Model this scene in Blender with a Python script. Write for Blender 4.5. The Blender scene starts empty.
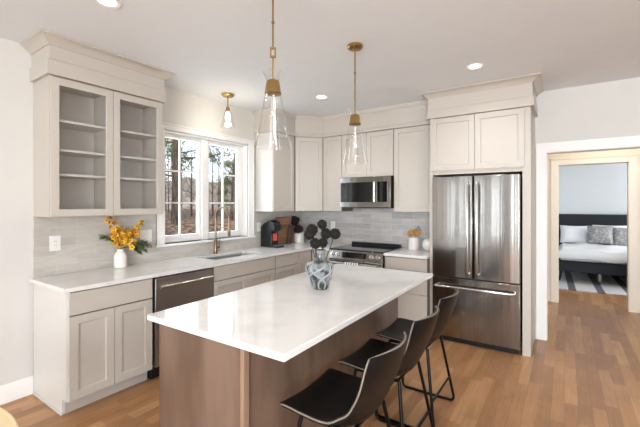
import bpy, bmesh, math, random
from mathutils import Vector, Matrix
random.seed(7)
PI = math.pi
C = bpy.context.scene.collection
SC = bpy.context.scene

# ------------------------------------------------------------------ camera, world, light, exposure
cam_d = bpy.data.cameras.new('camera'); cam = bpy.data.objects.new('camera', cam_d); C.objects.link(cam)
cam.location = (3.495, -1.096, 1.497)
cam.rotation_euler = (PI/2, 0, math.radians(34.2))
cam_d.sensor_width = 36; cam_d.lens = 362/640*36; cam_d.shift_y = -9.3/640
cam_d.clip_start = .05; cam_d.clip_end = 400
SC.camera = cam
SC.view_settings.view_transform = 'Standard'; SC.view_settings.look = 'None'
SC.view_settings.exposure = 0.50; SC.view_settings.gamma = 1; SC.view_settings.use_curve_mapping = False
SC.cycles.max_bounces = 10; SC.cycles.diffuse_bounces = 5; SC.cycles.glossy_bounces = 5
SC.cycles.transparent_max_bounces = 16; SC.cycles.transmission_bounces = 8
SC.cycles.sample_clamp_indirect = 8; SC.cycles.use_denoising = True

w = bpy.data.worlds.new('world'); SC.world = w; w.use_nodes = True
nt = w.node_tree; N = nt.nodes; Lk = nt.links
for n in list(N): N.remove(n)
wo = N.new('ShaderNodeOutputWorld'); bg = N.new('ShaderNodeBackground'); Lk.new(bg.outputs[0], wo.inputs[0])
tc = N.new('ShaderNodeTexCoord'); sep = N.new('ShaderNodeSeparateXYZ'); Lk.new(tc.outputs['Generated'], sep.inputs[0])
rp = N.new('ShaderNodeValToRGB'); Lk.new(sep.outputs[2], rp.inputs[0])
rp.color_ramp.elements[0].position = 0.0; rp.color_ramp.elements[0].color = (.80, .86, .93, 1)
rp.color_ramp.elements[1].position = .5; rp.color_ramp.elements[1].color = (.24, .46, .82, 1)
nz = N.new('ShaderNodeTexNoise'); nz.inputs['Scale'].default_value = 3.2; nz.inputs['Detail'].default_value = 6
mp = N.new('ShaderNodeMapping'); mp.inputs['Scale'].default_value = (1, 1, 3); Lk.new(tc.outputs['Generated'], mp.inputs[0]); Lk.new(mp.outputs[0], nz.inputs[0])
cr = N.new('ShaderNodeValToRGB'); cr.color_ramp.elements[0].position = .45; cr.color_ramp.elements[1].position = .62; Lk.new(nz.outputs[0], cr.inputs[0])
mx = N.new('ShaderNodeMixRGB'); Lk.new(cr.outputs[0], mx.inputs[0]); Lk.new(rp.outputs[0], mx.inputs[1]); mx.inputs[2].default_value = (.92, .94, .97, 1)
Lk.new(mx.outputs[0], bg.inputs[0]); bg.inputs[1].default_value = 1.5

def light(name, kind, loc, rot, energy, color, size=None, size_y=None, spot=None, spread=None, blend=1.0):
    d = bpy.data.lights.new(name, kind); d.energy = energy; d.color = color
    if kind == 'AREA':
        d.shape = 'RECTANGLE' if size_y else 'DISK'; d.size = size
        if size_y: d.size_y = size_y
        if spread: d.spread = spread
    elif kind == 'SUN': d.angle = math.radians(3)
    else:
        d.shadow_soft_size = size or .05
        if kind == 'SPOT': d.spot_size = spot; d.spot_blend = blend
    o = bpy.data.objects.new(name, d); C.objects.link(o); o.location = loc; o.rotation_euler = rot
    return o
DAY = (.87, .94, 1.0); WARM = (1.0, .86, .70)
# sun on the woods outside (comes from over the house)
light('sun', 'SUN', (0, 0, 10), (math.radians(30), math.radians(50), 0), 3.6, (1, .94, .84))
# daylight through the kitchen window, plus fill from invented openings behind the camera
light('kitchen_window_daylight', 'AREA', (-.22, 1.71, 1.72), (0, -PI/2, 0), 12, DAY, 1.15, 1.1)
ROOM_Y = -5.4; ROOM_X = 6.6
ADDED_OPENINGS = [(.22, .40), (1.52, 1.72), (3.8, 4.9), (5.2, 6.3)]  # unseen and invented: narrow ones shaped for refrigerator streaks, wide ones for fill
for a, b in ADDED_OPENINGS:
    light('front_opening_fill', 'AREA', ((a+b)/2, ROOM_Y-.12, 1.35), (PI/2, 0, 0), (175 if b-a > 1 else 75)*(b-a), DAY, b-a, 2.0)
light('side_opening_fill', 'AREA', (ROOM_X+.12, -2.4, 1.4), (0, PI/2, 0), 34, DAY, 1.9, 2.2)  # added fill from an unseen, invented side opening
light('bedroom_daylight', 'AREA', (6.3, 7.6, 1.5), (0, PI/2, 0), 62, (.95, .98, 1.0), 1.5, 1.8)
light('hall_lamp', 'POINT', (4.0, 4.7, 2.5), (0, 0, 0), 15, (1.0, .93, .82), .12)

# ------------------------------------------------------------------ mesh builder
ORG = {}
class MB:
    def __init__(s): s.v = []; s.f = []
    def add(s, vs, fs):
        n = len(s.v); s.v += [Vector(v) for v in vs]; s.f += [tuple(i+n for i in f) for f in fs]; return s
    def box(s, x0, x1, y0, y1, z0, z1):
        return s.add([(x0,y0,z0),(x1,y0,z0),(x1,y1,z0),(x0,y1,z0),(x0,y0,z1),(x1,y0,z1),(x1,y1,z1),(x0,y1,z1)],
              [(3,2,1,0),(4,5,6,7),(0,1,5,4),(1,2,6,5),(2,3,7,6),(3,0,4,7)])
    def tube(s, pts, r, n=10, caps=True):
        pts = [Vector(p) for p in pts]; rs = r if isinstance(r, (list, tuple)) else [r]*len(pts)
        vs = []; up = None
        for i, p in enumerate(pts):
            d = (pts[min(i+1, len(pts)-1)] - pts[max(i-1, 0)]).normalized()
            if up is None: up = Vector((0,0,1)) if abs(d.z) < .9 else Vector((1,0,0))
            a = d.cross(up).normalized(); b = a.cross(d).normalized(); up = b
            for k in range(n):
                t = 2*PI*k/n; vs.append(p + (a*math.cos(t) + b*math.sin(t))*rs[i])
        fs = [(i*n+k, i*n+(k+1)%n, (i+1)*n+(k+1)%n, (i+1)*n+k) for i in range(len(pts)-1) for k in range(n)]
        if caps: fs += [tuple(range(n))[::-1], tuple((len(pts)-1)*n+k for k in range(n))]
        return s.add(vs, fs)
    def lathe(s, prof, c=(0,0), n=28, close=False):
        vs = [(c[0]+r*math.cos(2*PI*k/n), c[1]+r*math.sin(2*PI*k/n), z) for r, z in prof for k in range(n)]
        fs = [(i*n+k, i*n+(k+1)%n, (i+1)*n+(k+1)%n, (i+1)*n+k) for i in range(len(prof)-1) for k in range(n)]
        if close: fs += [(((len(prof)-1)*n+k), ((len(prof)-1)*n+(k+1)%n), (k+1)%n, k) for k in range(n)]
        else:
            if prof[0][0] > 0: fs.append(tuple(range(n))[::-1])
            if prof[-1][0] > 0: fs.append(tuple((len(prof)-1)*n+k for k in range(n)))
        return s.add(vs, fs)
    def prism(s, poly, z0, z1):
        n = len(poly)
        return s.add([(x,y,z0) for x,y in poly]+[(x,y,z1) for x,y in poly],
            [tuple(range(n))[::-1], tuple(range(n, 2*n))]+[(i,(i+1)%n,(i+1)%n+n,i+n) for i in range(n)])
    def sphere(s, c, r, n=14, m=8, sc=(1,1,1)):
        vs = [(c[0], c[1], c[2]-r*sc[2])]
        for i in range(1, m):
            p = PI*i/m-PI/2
            for k in range(n):
                t = 2*PI*k/n; vs.append((c[0]+r*sc[0]*math.cos(p)*math.cos(t), c[1]+r*sc[1]*math.cos(p)*math.sin(t), c[2]+r*sc[2]*math.sin(p)))
        vs.append((c[0], c[1], c[2]+r*sc[2])); top = len(vs)-1
        fs = [(0, 1+(k+1)%n, 1+k) for k in range(n)]
        for i in range(m-2): fs += [(1+i*n+k, 1+i*n+(k+1)%n, 1+(i+1)*n+(k+1)%n, 1+(i+1)*n+k) for k in range(n)]
        fs += [(1+(m-2)*n+k, 1+(m-2)*n+(k+1)%n, top) for k in range(n)]
        return s.add(vs, fs)
    def frame(s, O, U, Nn, u0, u1, z0, z1, th, fw=.057, rec=.012, hole=False):
        """shaker front: O origin at face plane, U along, Nn outward, th thickness"""
        O = Vector(O); U = Vector(U); Nn = Vector(Nn)
        P = lambda u, z, n: O+U*u+Nn*n+Vector((0,0,z))
        def ring(i, n): return [P(u0+i, z0+i, n), P(u1-i, z0+i, n), P(u1-i, z1-i, n), P(u0+i, z1-i, n)]
        q = lambda a, b: [(a+i, a+(i+1)%4, b+(i+1)%4, b+i) for i in range(4)]
        if hole:
            return s.add(ring(0, 0)+ring(0, th)+ring(fw, th)+ring(fw, 0), q(0,4)+q(4,8)+q(8,12)+q(12,0))
        return s.add(ring(0, 0)+ring(0, th)+ring(fw, th)+ring(fw+.004, th-rec), [(3,2,1,0)]+q(0,4)+q(4,8)+q(8,12)+[(12,13,14,15)])
    def slab(s, O, U, Nn, u0, u1, z0, z1, th):
        O = Vector(O); U = Vector(U); Nn = Vector(Nn)
        P = lambda u, z, n: O+U*u+Nn*n+Vector((0,0,z))
        return s.add([P(u0,z0,0),P(u1,z0,0),P(u1,z0,th),P(u0,z0,th),P(u0,z1,0),P(u1,z1,0),P(u1,z1,th),P(u0,z1,th)],
              [(3,2,1,0),(4,5,6,7),(0,1,5,4),(1,2,6,5),(2,3,7,6),(3,0,4,7)])
    def sweep(s, prof, path):
        """closed profile (offset to the right of the path, z) swept with mitres along an xy path"""
        path = [Vector(p) for p in path]; n = len(prof); vs = []
        for i, p in enumerate(path):
            ns = []
            for a, b in ((i-1, i), (i, i+1)):
                if a >= 0 and b < len(path):
                    d = (path[b]-path[a]).normalized(); ns.append(Vector((d.y, -d.x)))
            m = ns[0] if len(ns) == 1 else (ns[0]+ns[1])/(1+ns[0].dot(ns[1]))
            vs += [(p.x+m.x*o, p.y+m.y*o, z) for o, z in prof]
        fs = [(i*n+k, i*n+(k+1)%n, (i+1)*n+(k+1)%n, (i+1)*n+k) for i in range(len(path)-1) for k in range(n)]
        fs += [tuple(range(n))[::-1], tuple((len(path)-1)*n+k for k in range(n))]
        return s.add(vs, fs)
    def build(s, name, m, parent=None, origin=None, smooth=True, bevel=0, sub=0):
        me = bpy.data.meshes.new(name)
        o0 = ORG.get(parent.name, Vector()) if parent else Vector(origin or (0,0,0))
        me.from_pydata([v-o0 for v in s.v], [], s.f); me.update()
        b = bmesh.new(); b.from_mesh(me); bmesh.ops.recalc_face_normals(b, faces=b.faces); b.to_mesh(me); b.free()
        me.materials.append(m)
        if smooth:
            for p in me.polygons: p.use_smooth = True
            me.set_sharp_from_angle(angle=math.radians(38))
        o = bpy.data.objects.new(name, me); C.objects.link(o)
        if parent: o.parent = parent
        else: o.location = o0
        ORG[o.name] = o0
        if bevel:
            md = o.modifiers.new('bevel', 'BEVEL'); md.width = bevel; md.segments = 2; md.limit_method = 'ANGLE'; md.angle_limit = math.radians(50)
            md.harden_normals = False
        if sub:
            md = o.modifiers.new('sub', 'SUBSURF'); md.levels = sub; md.render_levels = sub
        return o
def tag(o, label=None, cat=None, group=None, kind=None):
    if label: o['label'] = label
    if cat: o['category'] = cat
    if group: o['group'] = group
    if kind: o['kind'] = kind
    return o
def empty(name, loc, label, cat, group=None):
    o = bpy.data.objects.new(name, None); C.objects.link(o); o.location = loc; o.empty_display_size = .1
    ORG[o.name] = Vector(loc); return tag(o, label, cat, group)
def copy_tree(o, parent=None):
    c = o.copy(); C.objects.link(c)
    if parent: c.parent = parent
    for ch in [x for x in SC.objects if x.parent == o]: copy_tree(ch, c)
    return c
def struct(name, mb, m, **k): return tag(mb.build(name, m, **k), kind='structure')

# ------------------------------------------------------------------ materials
def rgb(r, g, b):
    f = lambda c: (c/255/12.92) if c/255 <= .04045 else ((c/255+.055)/1.055)**2.4
    return (f(r), f(g), f(b), 1)
def mat(name, col, rough=.5, metal=0, spec=.5, noise=None, bump=None, coat=0, aniso=0, emit=None, trans=0, ior=1.45, sss=0):
    """noise=(scale vector, detail, second colour, low, high); bump=(scale vector, strength, distance)"""
    m = bpy.data.materials.new(name); m.use_nodes = True; nt = m.node_tree; b = nt.nodes['Principled BSDF']
    b.inputs['Base Color'].default_value = col; b.inputs['Roughness'].default_value = rough; b.inputs['Metallic'].default_value = metal
    b.inputs['Specular IOR Level'].default_value = spec; b.inputs['Coat Weight'].default_value = coat; b.inputs['Coat Roughness'].default_value = .1
    b.inputs['Anisotropic'].default_value = aniso; b.inputs['Transmission Weight'].default_value = trans; b.inputs['IOR'].default_value = ior
    if emit: b.inputs['Emission Color'].default_value = emit[0]; b.inputs['Emission Strength'].default_value = emit[1]
    tc = nt.nodes.new('ShaderNodeTexCoord')
    if noise is None and bump is None: noise = ((6,6,6), 3, tuple(c*.985 for c in col[:3])+(1,), .35, .65)
    if noise:
        mp = nt.nodes.new('ShaderNodeMapping'); mp.inputs['Scale'].default_value = noise[0]; nt.links.new(tc.outputs['Object'], mp.inputs[0])
        nz = nt.nodes.new('ShaderNodeTexNoise'); nz.inputs['Scale'].default_value = 1; nz.inputs['Detail'].default_value = noise[1]; nt.links.new(mp.outputs[0], nz.inputs[0])
        r = nt.nodes.new('ShaderNodeMapRange'); r.inputs[1].default_value = noise[3]; r.inputs[2].default_value = noise[4]; nt.links.new(nz.outputs[0], r.inputs[0])
        x = nt.nodes.new('ShaderNodeMixRGB'); x.inputs[1].default_value = col; x.inputs[2].default_value = noise[2]
        nt.links.new(r.outputs[0], x.inputs[0]); nt.links.new(x.outputs[0], b.inputs['Base Color'])
    if bump:
        mp = nt.nodes.new('ShaderNodeMapping'); mp.inputs['Scale'].default_value = bump[0]; nt.links.new(tc.outputs['Object'], mp.inputs[0])
        nz = nt.nodes.new('ShaderNodeTexNoise'); nz.inputs['Scale'].default_value = 1; nz.inputs['Detail'].default_value = 3; nt.links.new(mp.outputs[0], nz.inputs[0])
        bp = nt.nodes.new('ShaderNodeBump'); bp.inputs['Strength'].default_value = bump[1]; bp.inputs['Distance'].default_value = bump[2]
        nt.links.new(nz.outputs[0], bp.inputs['Height']); nt.links.new(bp.outputs[0], b.inputs['Normal'])
    return m
def glass_mat(name, tint=(1,1,1,1), k=1.0, rough=.02, bump=0):
    m = bpy.data.materials.new(name); m.use_nodes = True; nt = m.node_tree; N = nt.nodes; N.clear()
    o = N.new('ShaderNodeOutputMaterial'); t = N.new('ShaderNodeBsdfTransparent'); g = N.new('ShaderNodeBsdfGlossy'); x = N.new('ShaderNodeMixShader')
    t.inputs[0].default_value = tint; g.inputs['Roughness'].default_value = rough
    lw = N.new('ShaderNodeLayerWeight'); lw.inputs[0].default_value = .5
    pw = N.new('ShaderNodeMath'); pw.operation = 'POWER'; pw.inputs[1].default_value = 4; nt.links.new(lw.outputs['Facing'], pw.inputs[0])
    mu = N.new('ShaderNodeMath'); mu.operation = 'MULTIPLY_ADD'; mu.inputs[1].default_value = .6*k; mu.inputs[2].default_value = .04*k; mu.use_clamp = True
    nt.links.new(pw.outputs[0], mu.inputs[0]); nt.links.new(mu.outputs[0], x.inputs[0]); nt.links.new(t.outputs[0], x.inputs[1]); nt.links.new(g.outputs[0], x.inputs[2]); nt.links.new(x.outputs[0], o.inputs[0])
    if bump:
        nz = N.new('ShaderNodeTexNoise'); nz.inputs['Scale'].default_value = 22; b = N.new('ShaderNodeBump'); b.inputs['Strength'].default_value = bump; b.inputs['Distance'].default_value = .01
        tc = N.new('ShaderNodeTexCoord'); nt.links.new(tc.outputs['Object'], nz.inputs[0])
        nt.links.new(nz.outputs[0], b.inputs['Height']); nt.links.new(b.outputs[0], g.inputs['Normal']); nt.links.new(b.outputs[0], lw.inputs['Normal'])
    return m
def brick_mat(name, cols, mortar, bw, bh, axes, rough=.3, bump=.3, wav=0.0, offset=.5, msize=.0015):
    """axes: which object axes feed brick x, y"""
    m = bpy.data.materials.new(name); m.use_nodes = True; nt = m.node_tree; N = nt.nodes; b = N['Principled BSDF']; L = nt.links
    tc = N.new('ShaderNodeTexCoord'); sp = N.new('ShaderNodeSeparateXYZ'); cb = N.new('ShaderNodeCombineXYZ'); L.new(tc.outputs['Object'], sp.inputs[0])
    L.new(sp.outputs[axes[0]], cb.inputs[0]); L.new(sp.outputs[axes[1]], cb.inputs[1])
    br = N.new('ShaderNodeTexBrick'); L.new(cb.outputs[0], br.inputs[0]); br.inputs['Color1'].default_value = cols[0]; br.inputs['Color2'].default_value = cols[1]
    br.inputs['Mortar'].default_value = mortar; br.inputs['Scale'].default_value = 1; br.inputs['Mortar Size'].default_value = msize; br.inputs['Mortar Smooth'].default_value = .3
    br.inputs['Brick Width'].default_value = bw; br.inputs['Row Height'].default_value = bh; br.offset = offset
    nz = N.new('ShaderNodeTexNoise'); nz.inputs['Scale'].default_value = 9; nz.inputs['Detail'].default_value = 5; nz.inputs['Distortion'].default_value = 1.5
    mpn = N.new('ShaderNodeMapping'); mpn.inputs['Scale'].default_value = (.4, .4, 2.2); L.new(tc.outputs['Object'], mpn.inputs[0]); L.new(mpn.outputs[0], nz.inputs[0])
    mx = N.new('ShaderNodeMixRGB'); mx.blend_type = 'MULTIPLY'; mx.inputs[0].default_value = .35
    rr = N.new('ShaderNodeMapRange'); rr.inputs[1].default_value = .3; rr.inputs[2].default_value = .7; rr.inputs[3].default_value = .6; rr.inputs[4].default_value = 1.12; L.new(nz.outputs[0], rr.inputs[0])
    L.new(br.outputs[0], mx.inputs[1]); L.new(rr.outputs[0], mx.inputs[2]); L.new(mx.outputs[0], b.inputs['Base Color']); b.inputs['Roughness'].default_value = rough
    bp = N.new('ShaderNodeBump'); bp.inputs['Strength'].default_value = bump; bp.inputs['Distance'].default_value = .002; bp.invert = True; L.new(br.outputs['Fac'], bp.inputs['Height'])
    if wav:
        n2 = N.new('ShaderNodeTexNoise'); n2.inputs['Scale'].default_value = 14; n2.inputs['Detail'].default_value = 2; L.new(tc.outputs['Object'], n2.inputs[0])
        b2 = N.new('ShaderNodeBump'); b2.inputs['Strength'].default_value = wav; b2.inputs['Distance'].default_value = .02; L.new(n2.outputs[0], b2.inputs['Height']); L.new(bp.outputs[0], b2.inputs['Normal'])
        L.new(b2.outputs[0], b.inputs['Normal'])
    else: L.new(bp.outputs[0], b.inputs['Normal'])
    return m
def plank_mat(name):
    m = bpy.data.materials.new(name); m.use_nodes = True; nt = m.node_tree; N = nt.nodes; b = N['Principled BSDF']; L = nt.links
    def M(op, a, bb=None):
        n = N.new('ShaderNodeMath'); n.operation = op
        for i, v in enumerate((a, bb)):
            if v is None: continue
            if isinstance(v, (int, float)): n.inputs[i].default_value = v
            else: L.new(v, n.inputs[i])
        return n.outputs[0]
    tc = N.new('ShaderNodeTexCoord'); sp = N.new('ShaderNodeSeparateXYZ'); L.new(tc.outputs['Object'], sp.inputs[0])
    xs = M('DIVIDE', sp.outputs[0], .083); row = M('FLOOR', xs); fx = M('FRACT', xs)
    wn = N.new('ShaderNodeTexWhiteNoise'); wn.noise_dimensions = '1D'; L.new(row, wn.inputs['W'])
    ys = M('ADD', M('DIVIDE', sp.outputs[1], .72), M('MULTIPLY', wn.outputs[0], 7.0)); col = M('FLOOR', ys); fy = M('FRACT', ys)
    cb = N.new('ShaderNodeCombineXYZ'); L.new(row, cb.inputs[0]); L.new(col, cb.inputs[1])
    w2 = N.new('ShaderNodeTexWhiteNoise'); w2.noise_dimensions = '2D'; L.new(cb.outputs[0], w2.inputs[0])
    rp = N.new('ShaderNodeValToRGB'); L.new(w2.outputs[0], rp.inputs[0]); e = rp.color_ramp.elements
    e[0].position = 0; e[0].color = rgb(156, 111, 73); e[1].position = 1; e[1].color = rgb(188, 142, 99)
    for p, c in ((.25, rgb(158, 113, 74)), (.55, rgb(170, 124, 83)), (.8, rgb(179, 134, 92))):
        q = e.new(p); q.color = c
    # grain stretched along the plank, shifted per plank
    mp = N.new('ShaderNodeMapping'); mp.inputs['Scale'].default_value = (38, 2.2, 1); L.new(tc.outputs['Object'], mp.inputs[0])
    ad = N.new('ShaderNodeVectorMath'); ad.operation = 'ADD'; L.new(mp.outputs[0], ad.inputs[0]); sc = N.new('ShaderNodeVectorMath'); sc.operation = 'SCALE'; L.new(w2.outputs['Color'], sc.inputs[0]); sc.inputs['Scale'].default_value = 30; L.new(sc.outputs[0], ad.inputs[1])
    nz = N.new('ShaderNodeTexNoise'); nz.inputs['Scale'].default_value = 1; nz.inputs['Detail'].default_value = 5; nz.inputs['Distortion'].default_value = 1.2; L.new(ad.outputs[0], nz.inputs[0])
    mp3 = N.new('ShaderNodeMapping'); mp3.inputs['Scale'].default_value = (9, 3, 1); L.new(tc.outputs['Object'], mp3.inputs[0])
    n3 = N.new('ShaderNodeTexNoise'); n3.inputs['Scale'].default_value = 1; n3.inputs['Detail'].default_value = 4; L.new(mp3.outputs[0], n3.inputs[0])
    r1 = N.new('ShaderNodeMapRange'); r1.inputs[1].default_value = .3; r1.inputs[2].default_value = .7; r1.inputs[3].default_value = .86; r1.inputs[4].default_value = 1.08; L.new(nz.outputs[0], r1.inputs[0])
    r2 = N.new('ShaderNodeMapRange'); r2.inputs[1].default_value = .3; r2.inputs[2].default_value = .7; r2.inputs[3].default_value = .86; r2.inputs[4].default_value = 1.08; L.new(n3.outputs[0], r2.inputs[0])
    g = M('MULTIPLY', r1.outputs[0], r2.outputs[0])
    seam = M('MAXIMUM', M('LESS_THAN', fx, .018), M('LESS_THAN', fy, .0022))
    g2 = M('MULTIPLY', g, M('SUBTRACT', 1, M('MULTIPLY', seam, .5)))
    mx = N.new('ShaderNodeVectorMath'); mx.operation = 'SCALE'; L.new(rp.outputs[0], mx.inputs[0]); L.new(g2, mx.inputs['Scale'])
    L.new(mx.outputs[0], b.inputs['Base Color'])
    b.inputs['Roughness'].default_value = .3; b.inputs['Specular IOR Level'].default_value = .4
    bp = N.new('ShaderNodeBump'); bp.inputs['Strength'].default_value = .25; bp.inputs['Distance'].default_value = .002; L.new(g2, bp.inputs['Height']); L.new(bp.outputs[0], b.inputs['Normal'])
    return m

WALL = mat('wall_paint', rgb(207, 204, 199), .6, spec=.3)
CEIL = mat('ceiling_paint', rgb(225, 228, 230), .8, spec=.2)
TRIM = mat('trim_paint', rgb(232, 229, 225), .35)
HALLW = mat('hall_paint', rgb(224, 214, 198), .6, spec=.3)
HALLT = mat('hall_trim_paint', rgb(224, 215, 200), .4)
BEDW = mat('bedroom_paint', rgb(206, 209, 211), .7, spec=.3)
CAB = mat('greige_cabinet_paint', rgb(188, 180, 170), .38)
CARC_SHADE = mat('carcass_gap_shade', rgb(112, 102, 92), .6)  # cabinet bodies darkened to put shade into the gaps between fronts
CABLIT = mat('greige_lit_end_panel', rgb(210, 206, 200), .35)  # cabinet paint made paler, light on the panels put into the colour
QUARTZ = mat('white_quartz', rgb(222, 219, 215), .08, noise=((5,5,5), 6, rgb(209, 206, 203), .45, .75))
STEEL = mat('brushed_steel', rgb(158, 154, 149), .17, 1, noise=((60,60,.6), 2, rgb(146, 142, 137), .3, .7), bump=((13,13,.03), .22, .01))
STEELH = mat('handle_steel', rgb(206, 204, 201), .22, 1)
STEELD = mat('dishwasher_steel', rgb(166, 163, 159), .3, .9, bump=((9,9,.1), .2, .01))
BLACK = mat('black_plastic', rgb(16, 16, 18), .35)
BLACKG = mat('black_glass', rgb(12, 12, 14), .05, spec=.8)
BRASS = mat('brushed_brass', rgb(178, 146, 96), .22, 1)
BRONZE = mat('champagne_bronze', rgb(132, 108, 84), .3, 1)
GLASS = glass_mat('clear_pane_glass', (.96,.97,.97,1), .7)
CABGLASS = glass_mat('cabinet_glass', (.96,.96,.96,1), 1.3, .03)
SHADEG = glass_mat('pendant_glass', (.985,.985,.985,1), 1.4, .05, .2)
FLOORM = plank_mat('maple_planks')
TILEL = brick_mat('grey_wall_tile', (rgb(186, 180, 172), rgb(196, 190, 182)), rgb(204, 199, 192), .305, .0765, (1, 2), .25, .3, .02)
TILEB = brick_mat('grey_marbled_tile', (rgb(170, 166, 162), rgb(192, 187, 182)), rgb(214, 210, 205), .305, .0765, (0, 2), .1, .5, .7)
WALNUT = mat('island_wood', rgb(120, 98, 83), .35, noise=((9,9,1.6), 8, rgb(97, 76, 62), .35, .68))
WALNUTL = mat('island_wood_edge', rgb(150, 124, 103), .35, noise=((14,14,1.1), 6, rgb(132, 104, 84), .35, .7))
LEATHER = mat('black_leather', rgb(12, 12, 14), .40, spec=.3, bump=((160,160,160), .12, .002), noise=((9,9,9), 4, rgb(20, 19, 19), .4, .7))
PIPING = mat('pale_stitching', rgb(128, 117, 103), .6)
BLACKM = mat('black_metal', rgb(14, 13, 13), .4, .6)
LAMP = mat('lamp_lens', (1, .93, .82, 1), .5, emit=((1, .93, .82, 1), 9))
CERAM = mat('white_ceramic', rgb(228, 222, 214), .3)
PLASTW = mat('white_plastic', rgb(230, 227, 222), .4)
OUTS = mat('outlet_shadow_grey', rgb(150, 146, 140), .5)

# ------------------------------------------------------------------ room shell
H = 2.743; YB = 3.547; YE = 3.60; YE2 = 3.74
struct('floor', MB().box(-.14, ROOM_X, ROOM_Y, 9.25, -.06, 0), FLOORM, smooth=False)
struct('ceiling', MB().box(-.14, ROOM_X+.14, ROOM_Y-.14, YE2, H, H+.1), CEIL, smooth=False)
WY0, WY1, WZ0, WZ1 = 1.115, 2.335, 1.075, 2.285
MU0, MU1 = 1.655, 1.735
GLS = [(1.15, 1.62, 1.155, 2.225), (1.77, 2.235, 1.155, 2.225)]
struct('wall_left', MB().box(-.16, 0, ROOM_Y-.14, WY0, 0, H).box(-.16, 0, WY1, YB+.2, 0, H).box(-.16, 0, WY0, WY1, 0, WZ0).box(-.16, 0, WY0, WY1, WZ1, H), WALL, smooth=False)
struct('wall_back', MB().box(0, 3.215, YB, YE2+.0, 0, H), WALL, smooth=False)
OX0, OX1, OZ = 3.325, 5.1, 2.06
struct('wall_back_right', MB().box(3.215, OX0-.012, YE, YE2, 0, H).box(OX1+.012, ROOM_X, YE, YE2, 0, H).box(OX0-.012, OX1+.012, YE, YE2, OZ+.012, H), WALL, smooth=False)
m = MB().box(ROOM_X, ROOM_X+.14, ROOM_Y-.14, -3.5, 0, H).box(ROOM_X, ROOM_X+.14, -1.3, YE2, 0, H).box(ROOM_X, ROOM_X+.14, -3.5, -1.3, 0, .45).box(ROOM_X, ROOM_X+.14, -3.5, -1.3, 2.35, H)
struct('wall_right', m, WALL, smooth=False)
m = MB(); xs = [0]+[v for p in ADDED_OPENINGS for v in p]+[ROOM_X]
for i in range(0, len(xs), 2): m.box(xs[i], xs[i+1], ROOM_Y-.14, ROOM_Y, 0, H)
for a, b in ADDED_OPENINGS: m.box(a, b, ROOM_Y-.14, ROOM_Y, 0, .35).box(a, b, ROOM_Y-.14, ROOM_Y, 2.35, H)
struct('wall_front', m, mat('reflection_taupe_wall', rgb(150, 142, 134), .6), smooth=False)  # unseen wall, toned dark to dim what the refrigerator reflects
REFLDOOR = mat('reflection_door_paint', rgb(64, 58, 54), .4)  # unseen doors added as dark bands for the refrigerator's reflection
for k, (a, b) in enumerate(((.5, 1.32), (1.86, 2.7))):
    m = MB().box(a, b, ROOM_Y+.001, ROOM_Y+.04, .005, 2.05)
    for z0, z1 in ((.15, .95), (1.08, 1.92)):
        m.frame((a, ROOM_Y+.041, 0), (1,0,0), (0,1,0), .10, b-a-.10, z0, z1, .012, .04, .008)
    d = struct('door_%d' % (k+1), m, REFLDOOR)
    MB().tube([(b-.07, ROOM_Y+.04, 1.0), (b-.07, ROOM_Y+.09, 1.0), (b-.17, ROOM_Y+.09, 1.0)], .01, 8).build('door_handle', STEELH, d)
# baseboards
bprof = [(0,0), (.014,0), (.014,.125), (.009,.14), (0,.14)]
struct('baseboard_left', MB().sweep(bprof, [(0, ROOM_Y), (0, -.003)]), TRIM)
struct('baseboard_back', MB().sweep([(0,0),(.012,0),(.012,.125),(.008,.14),(0,.14)], [(3.216, YE), (3.222, YE)]), TRIM)
# cased opening to the hall
m = MB()
m.box(OX0-.012, OX0, YE-.0, YE2, 0, OZ+.012).box(OX1, OX1+.012, YE, YE2, 0, OZ+.012).box(OX0-.012, OX1+.012, YE, YE2, OZ, OZ+.012)
m.box(OX0-.105, OX0-.005, YE-.018, YE, 0, OZ+.11).box(OX1+.005, OX1+.105, YE-.018, YE, 0, OZ+.11).box(OX0-.005, OX1+.005, YE-.018, YE, OZ+.005, OZ+.11)
m.box(OX0-.105, OX0-.085, YE-.026, YE-.018, 0, OZ+.11)
struct('trim_1', m, TRIM, bevel=.002)
# hall
HX0, HX1, HY1 = 2.3, 5.6, 5.5
struct('wall_hall', MB().box(HX0-.1, HX0, YE2, HY1, 0, H).box(HX1, HX1+.1, YE2, HY1, 0, H)
       .box(HX0, 3.39, HY1, HY1+.12, 0, H).box(4.225, HX1, HY1, HY1+.12, 0, H).box(3.39, 4.225, HY1, HY1+.12, 2.095, H), HALLW, smooth=False)
struct('ceiling_hall', MB().box(HX0-.1, HX1+.1, YE2, HY1+.12, H, H+.1), CEIL, smooth=False)
m = MB()
m.box(3.30, 3.395, HY1-.018, HY1, 0, 2.185).box(4.22, 4.315, HY1-.018, HY1, 0, 2.185).box(3.395, 4.22, HY1-.018, HY1, 2.09, 2.185)
m.box(3.39, 3.402, HY1, HY1+.12, 0, 2.095).box(4.213, 4.225, HY1, HY1+.12, 0, 2.095).box(3.402, 4.213, HY1, HY1+.12, 2.083, 2.095)
m.box(3.30, 3.318, HY1-.028, HY1-.018, 0, 2.185).box(3.30, 4.315, HY1-.028, HY1-.018, 2.168, 2.185)
struct('trim_2', m, HALLT, bevel=.002)
# bedroom
struct('wall_bedroom', MB().box(2.2, 7.0, 9.15, 9.25, 0, H).box(2.1, 2.2, 5.62, 9.25, 0, H).box(6.6, 6.7, 5.62, 9.25, 0, H).box(2.2, 3.39, 5.62, 5.63, 0, H).box(4.225, 6.6, 5.62, 5.63, 0, H), BEDW, smooth=False)
struct('ceiling_bedroom', MB().box(2.1, 6.7, 5.62, 9.25, H, H+.1), CEIL, smooth=False)

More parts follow.
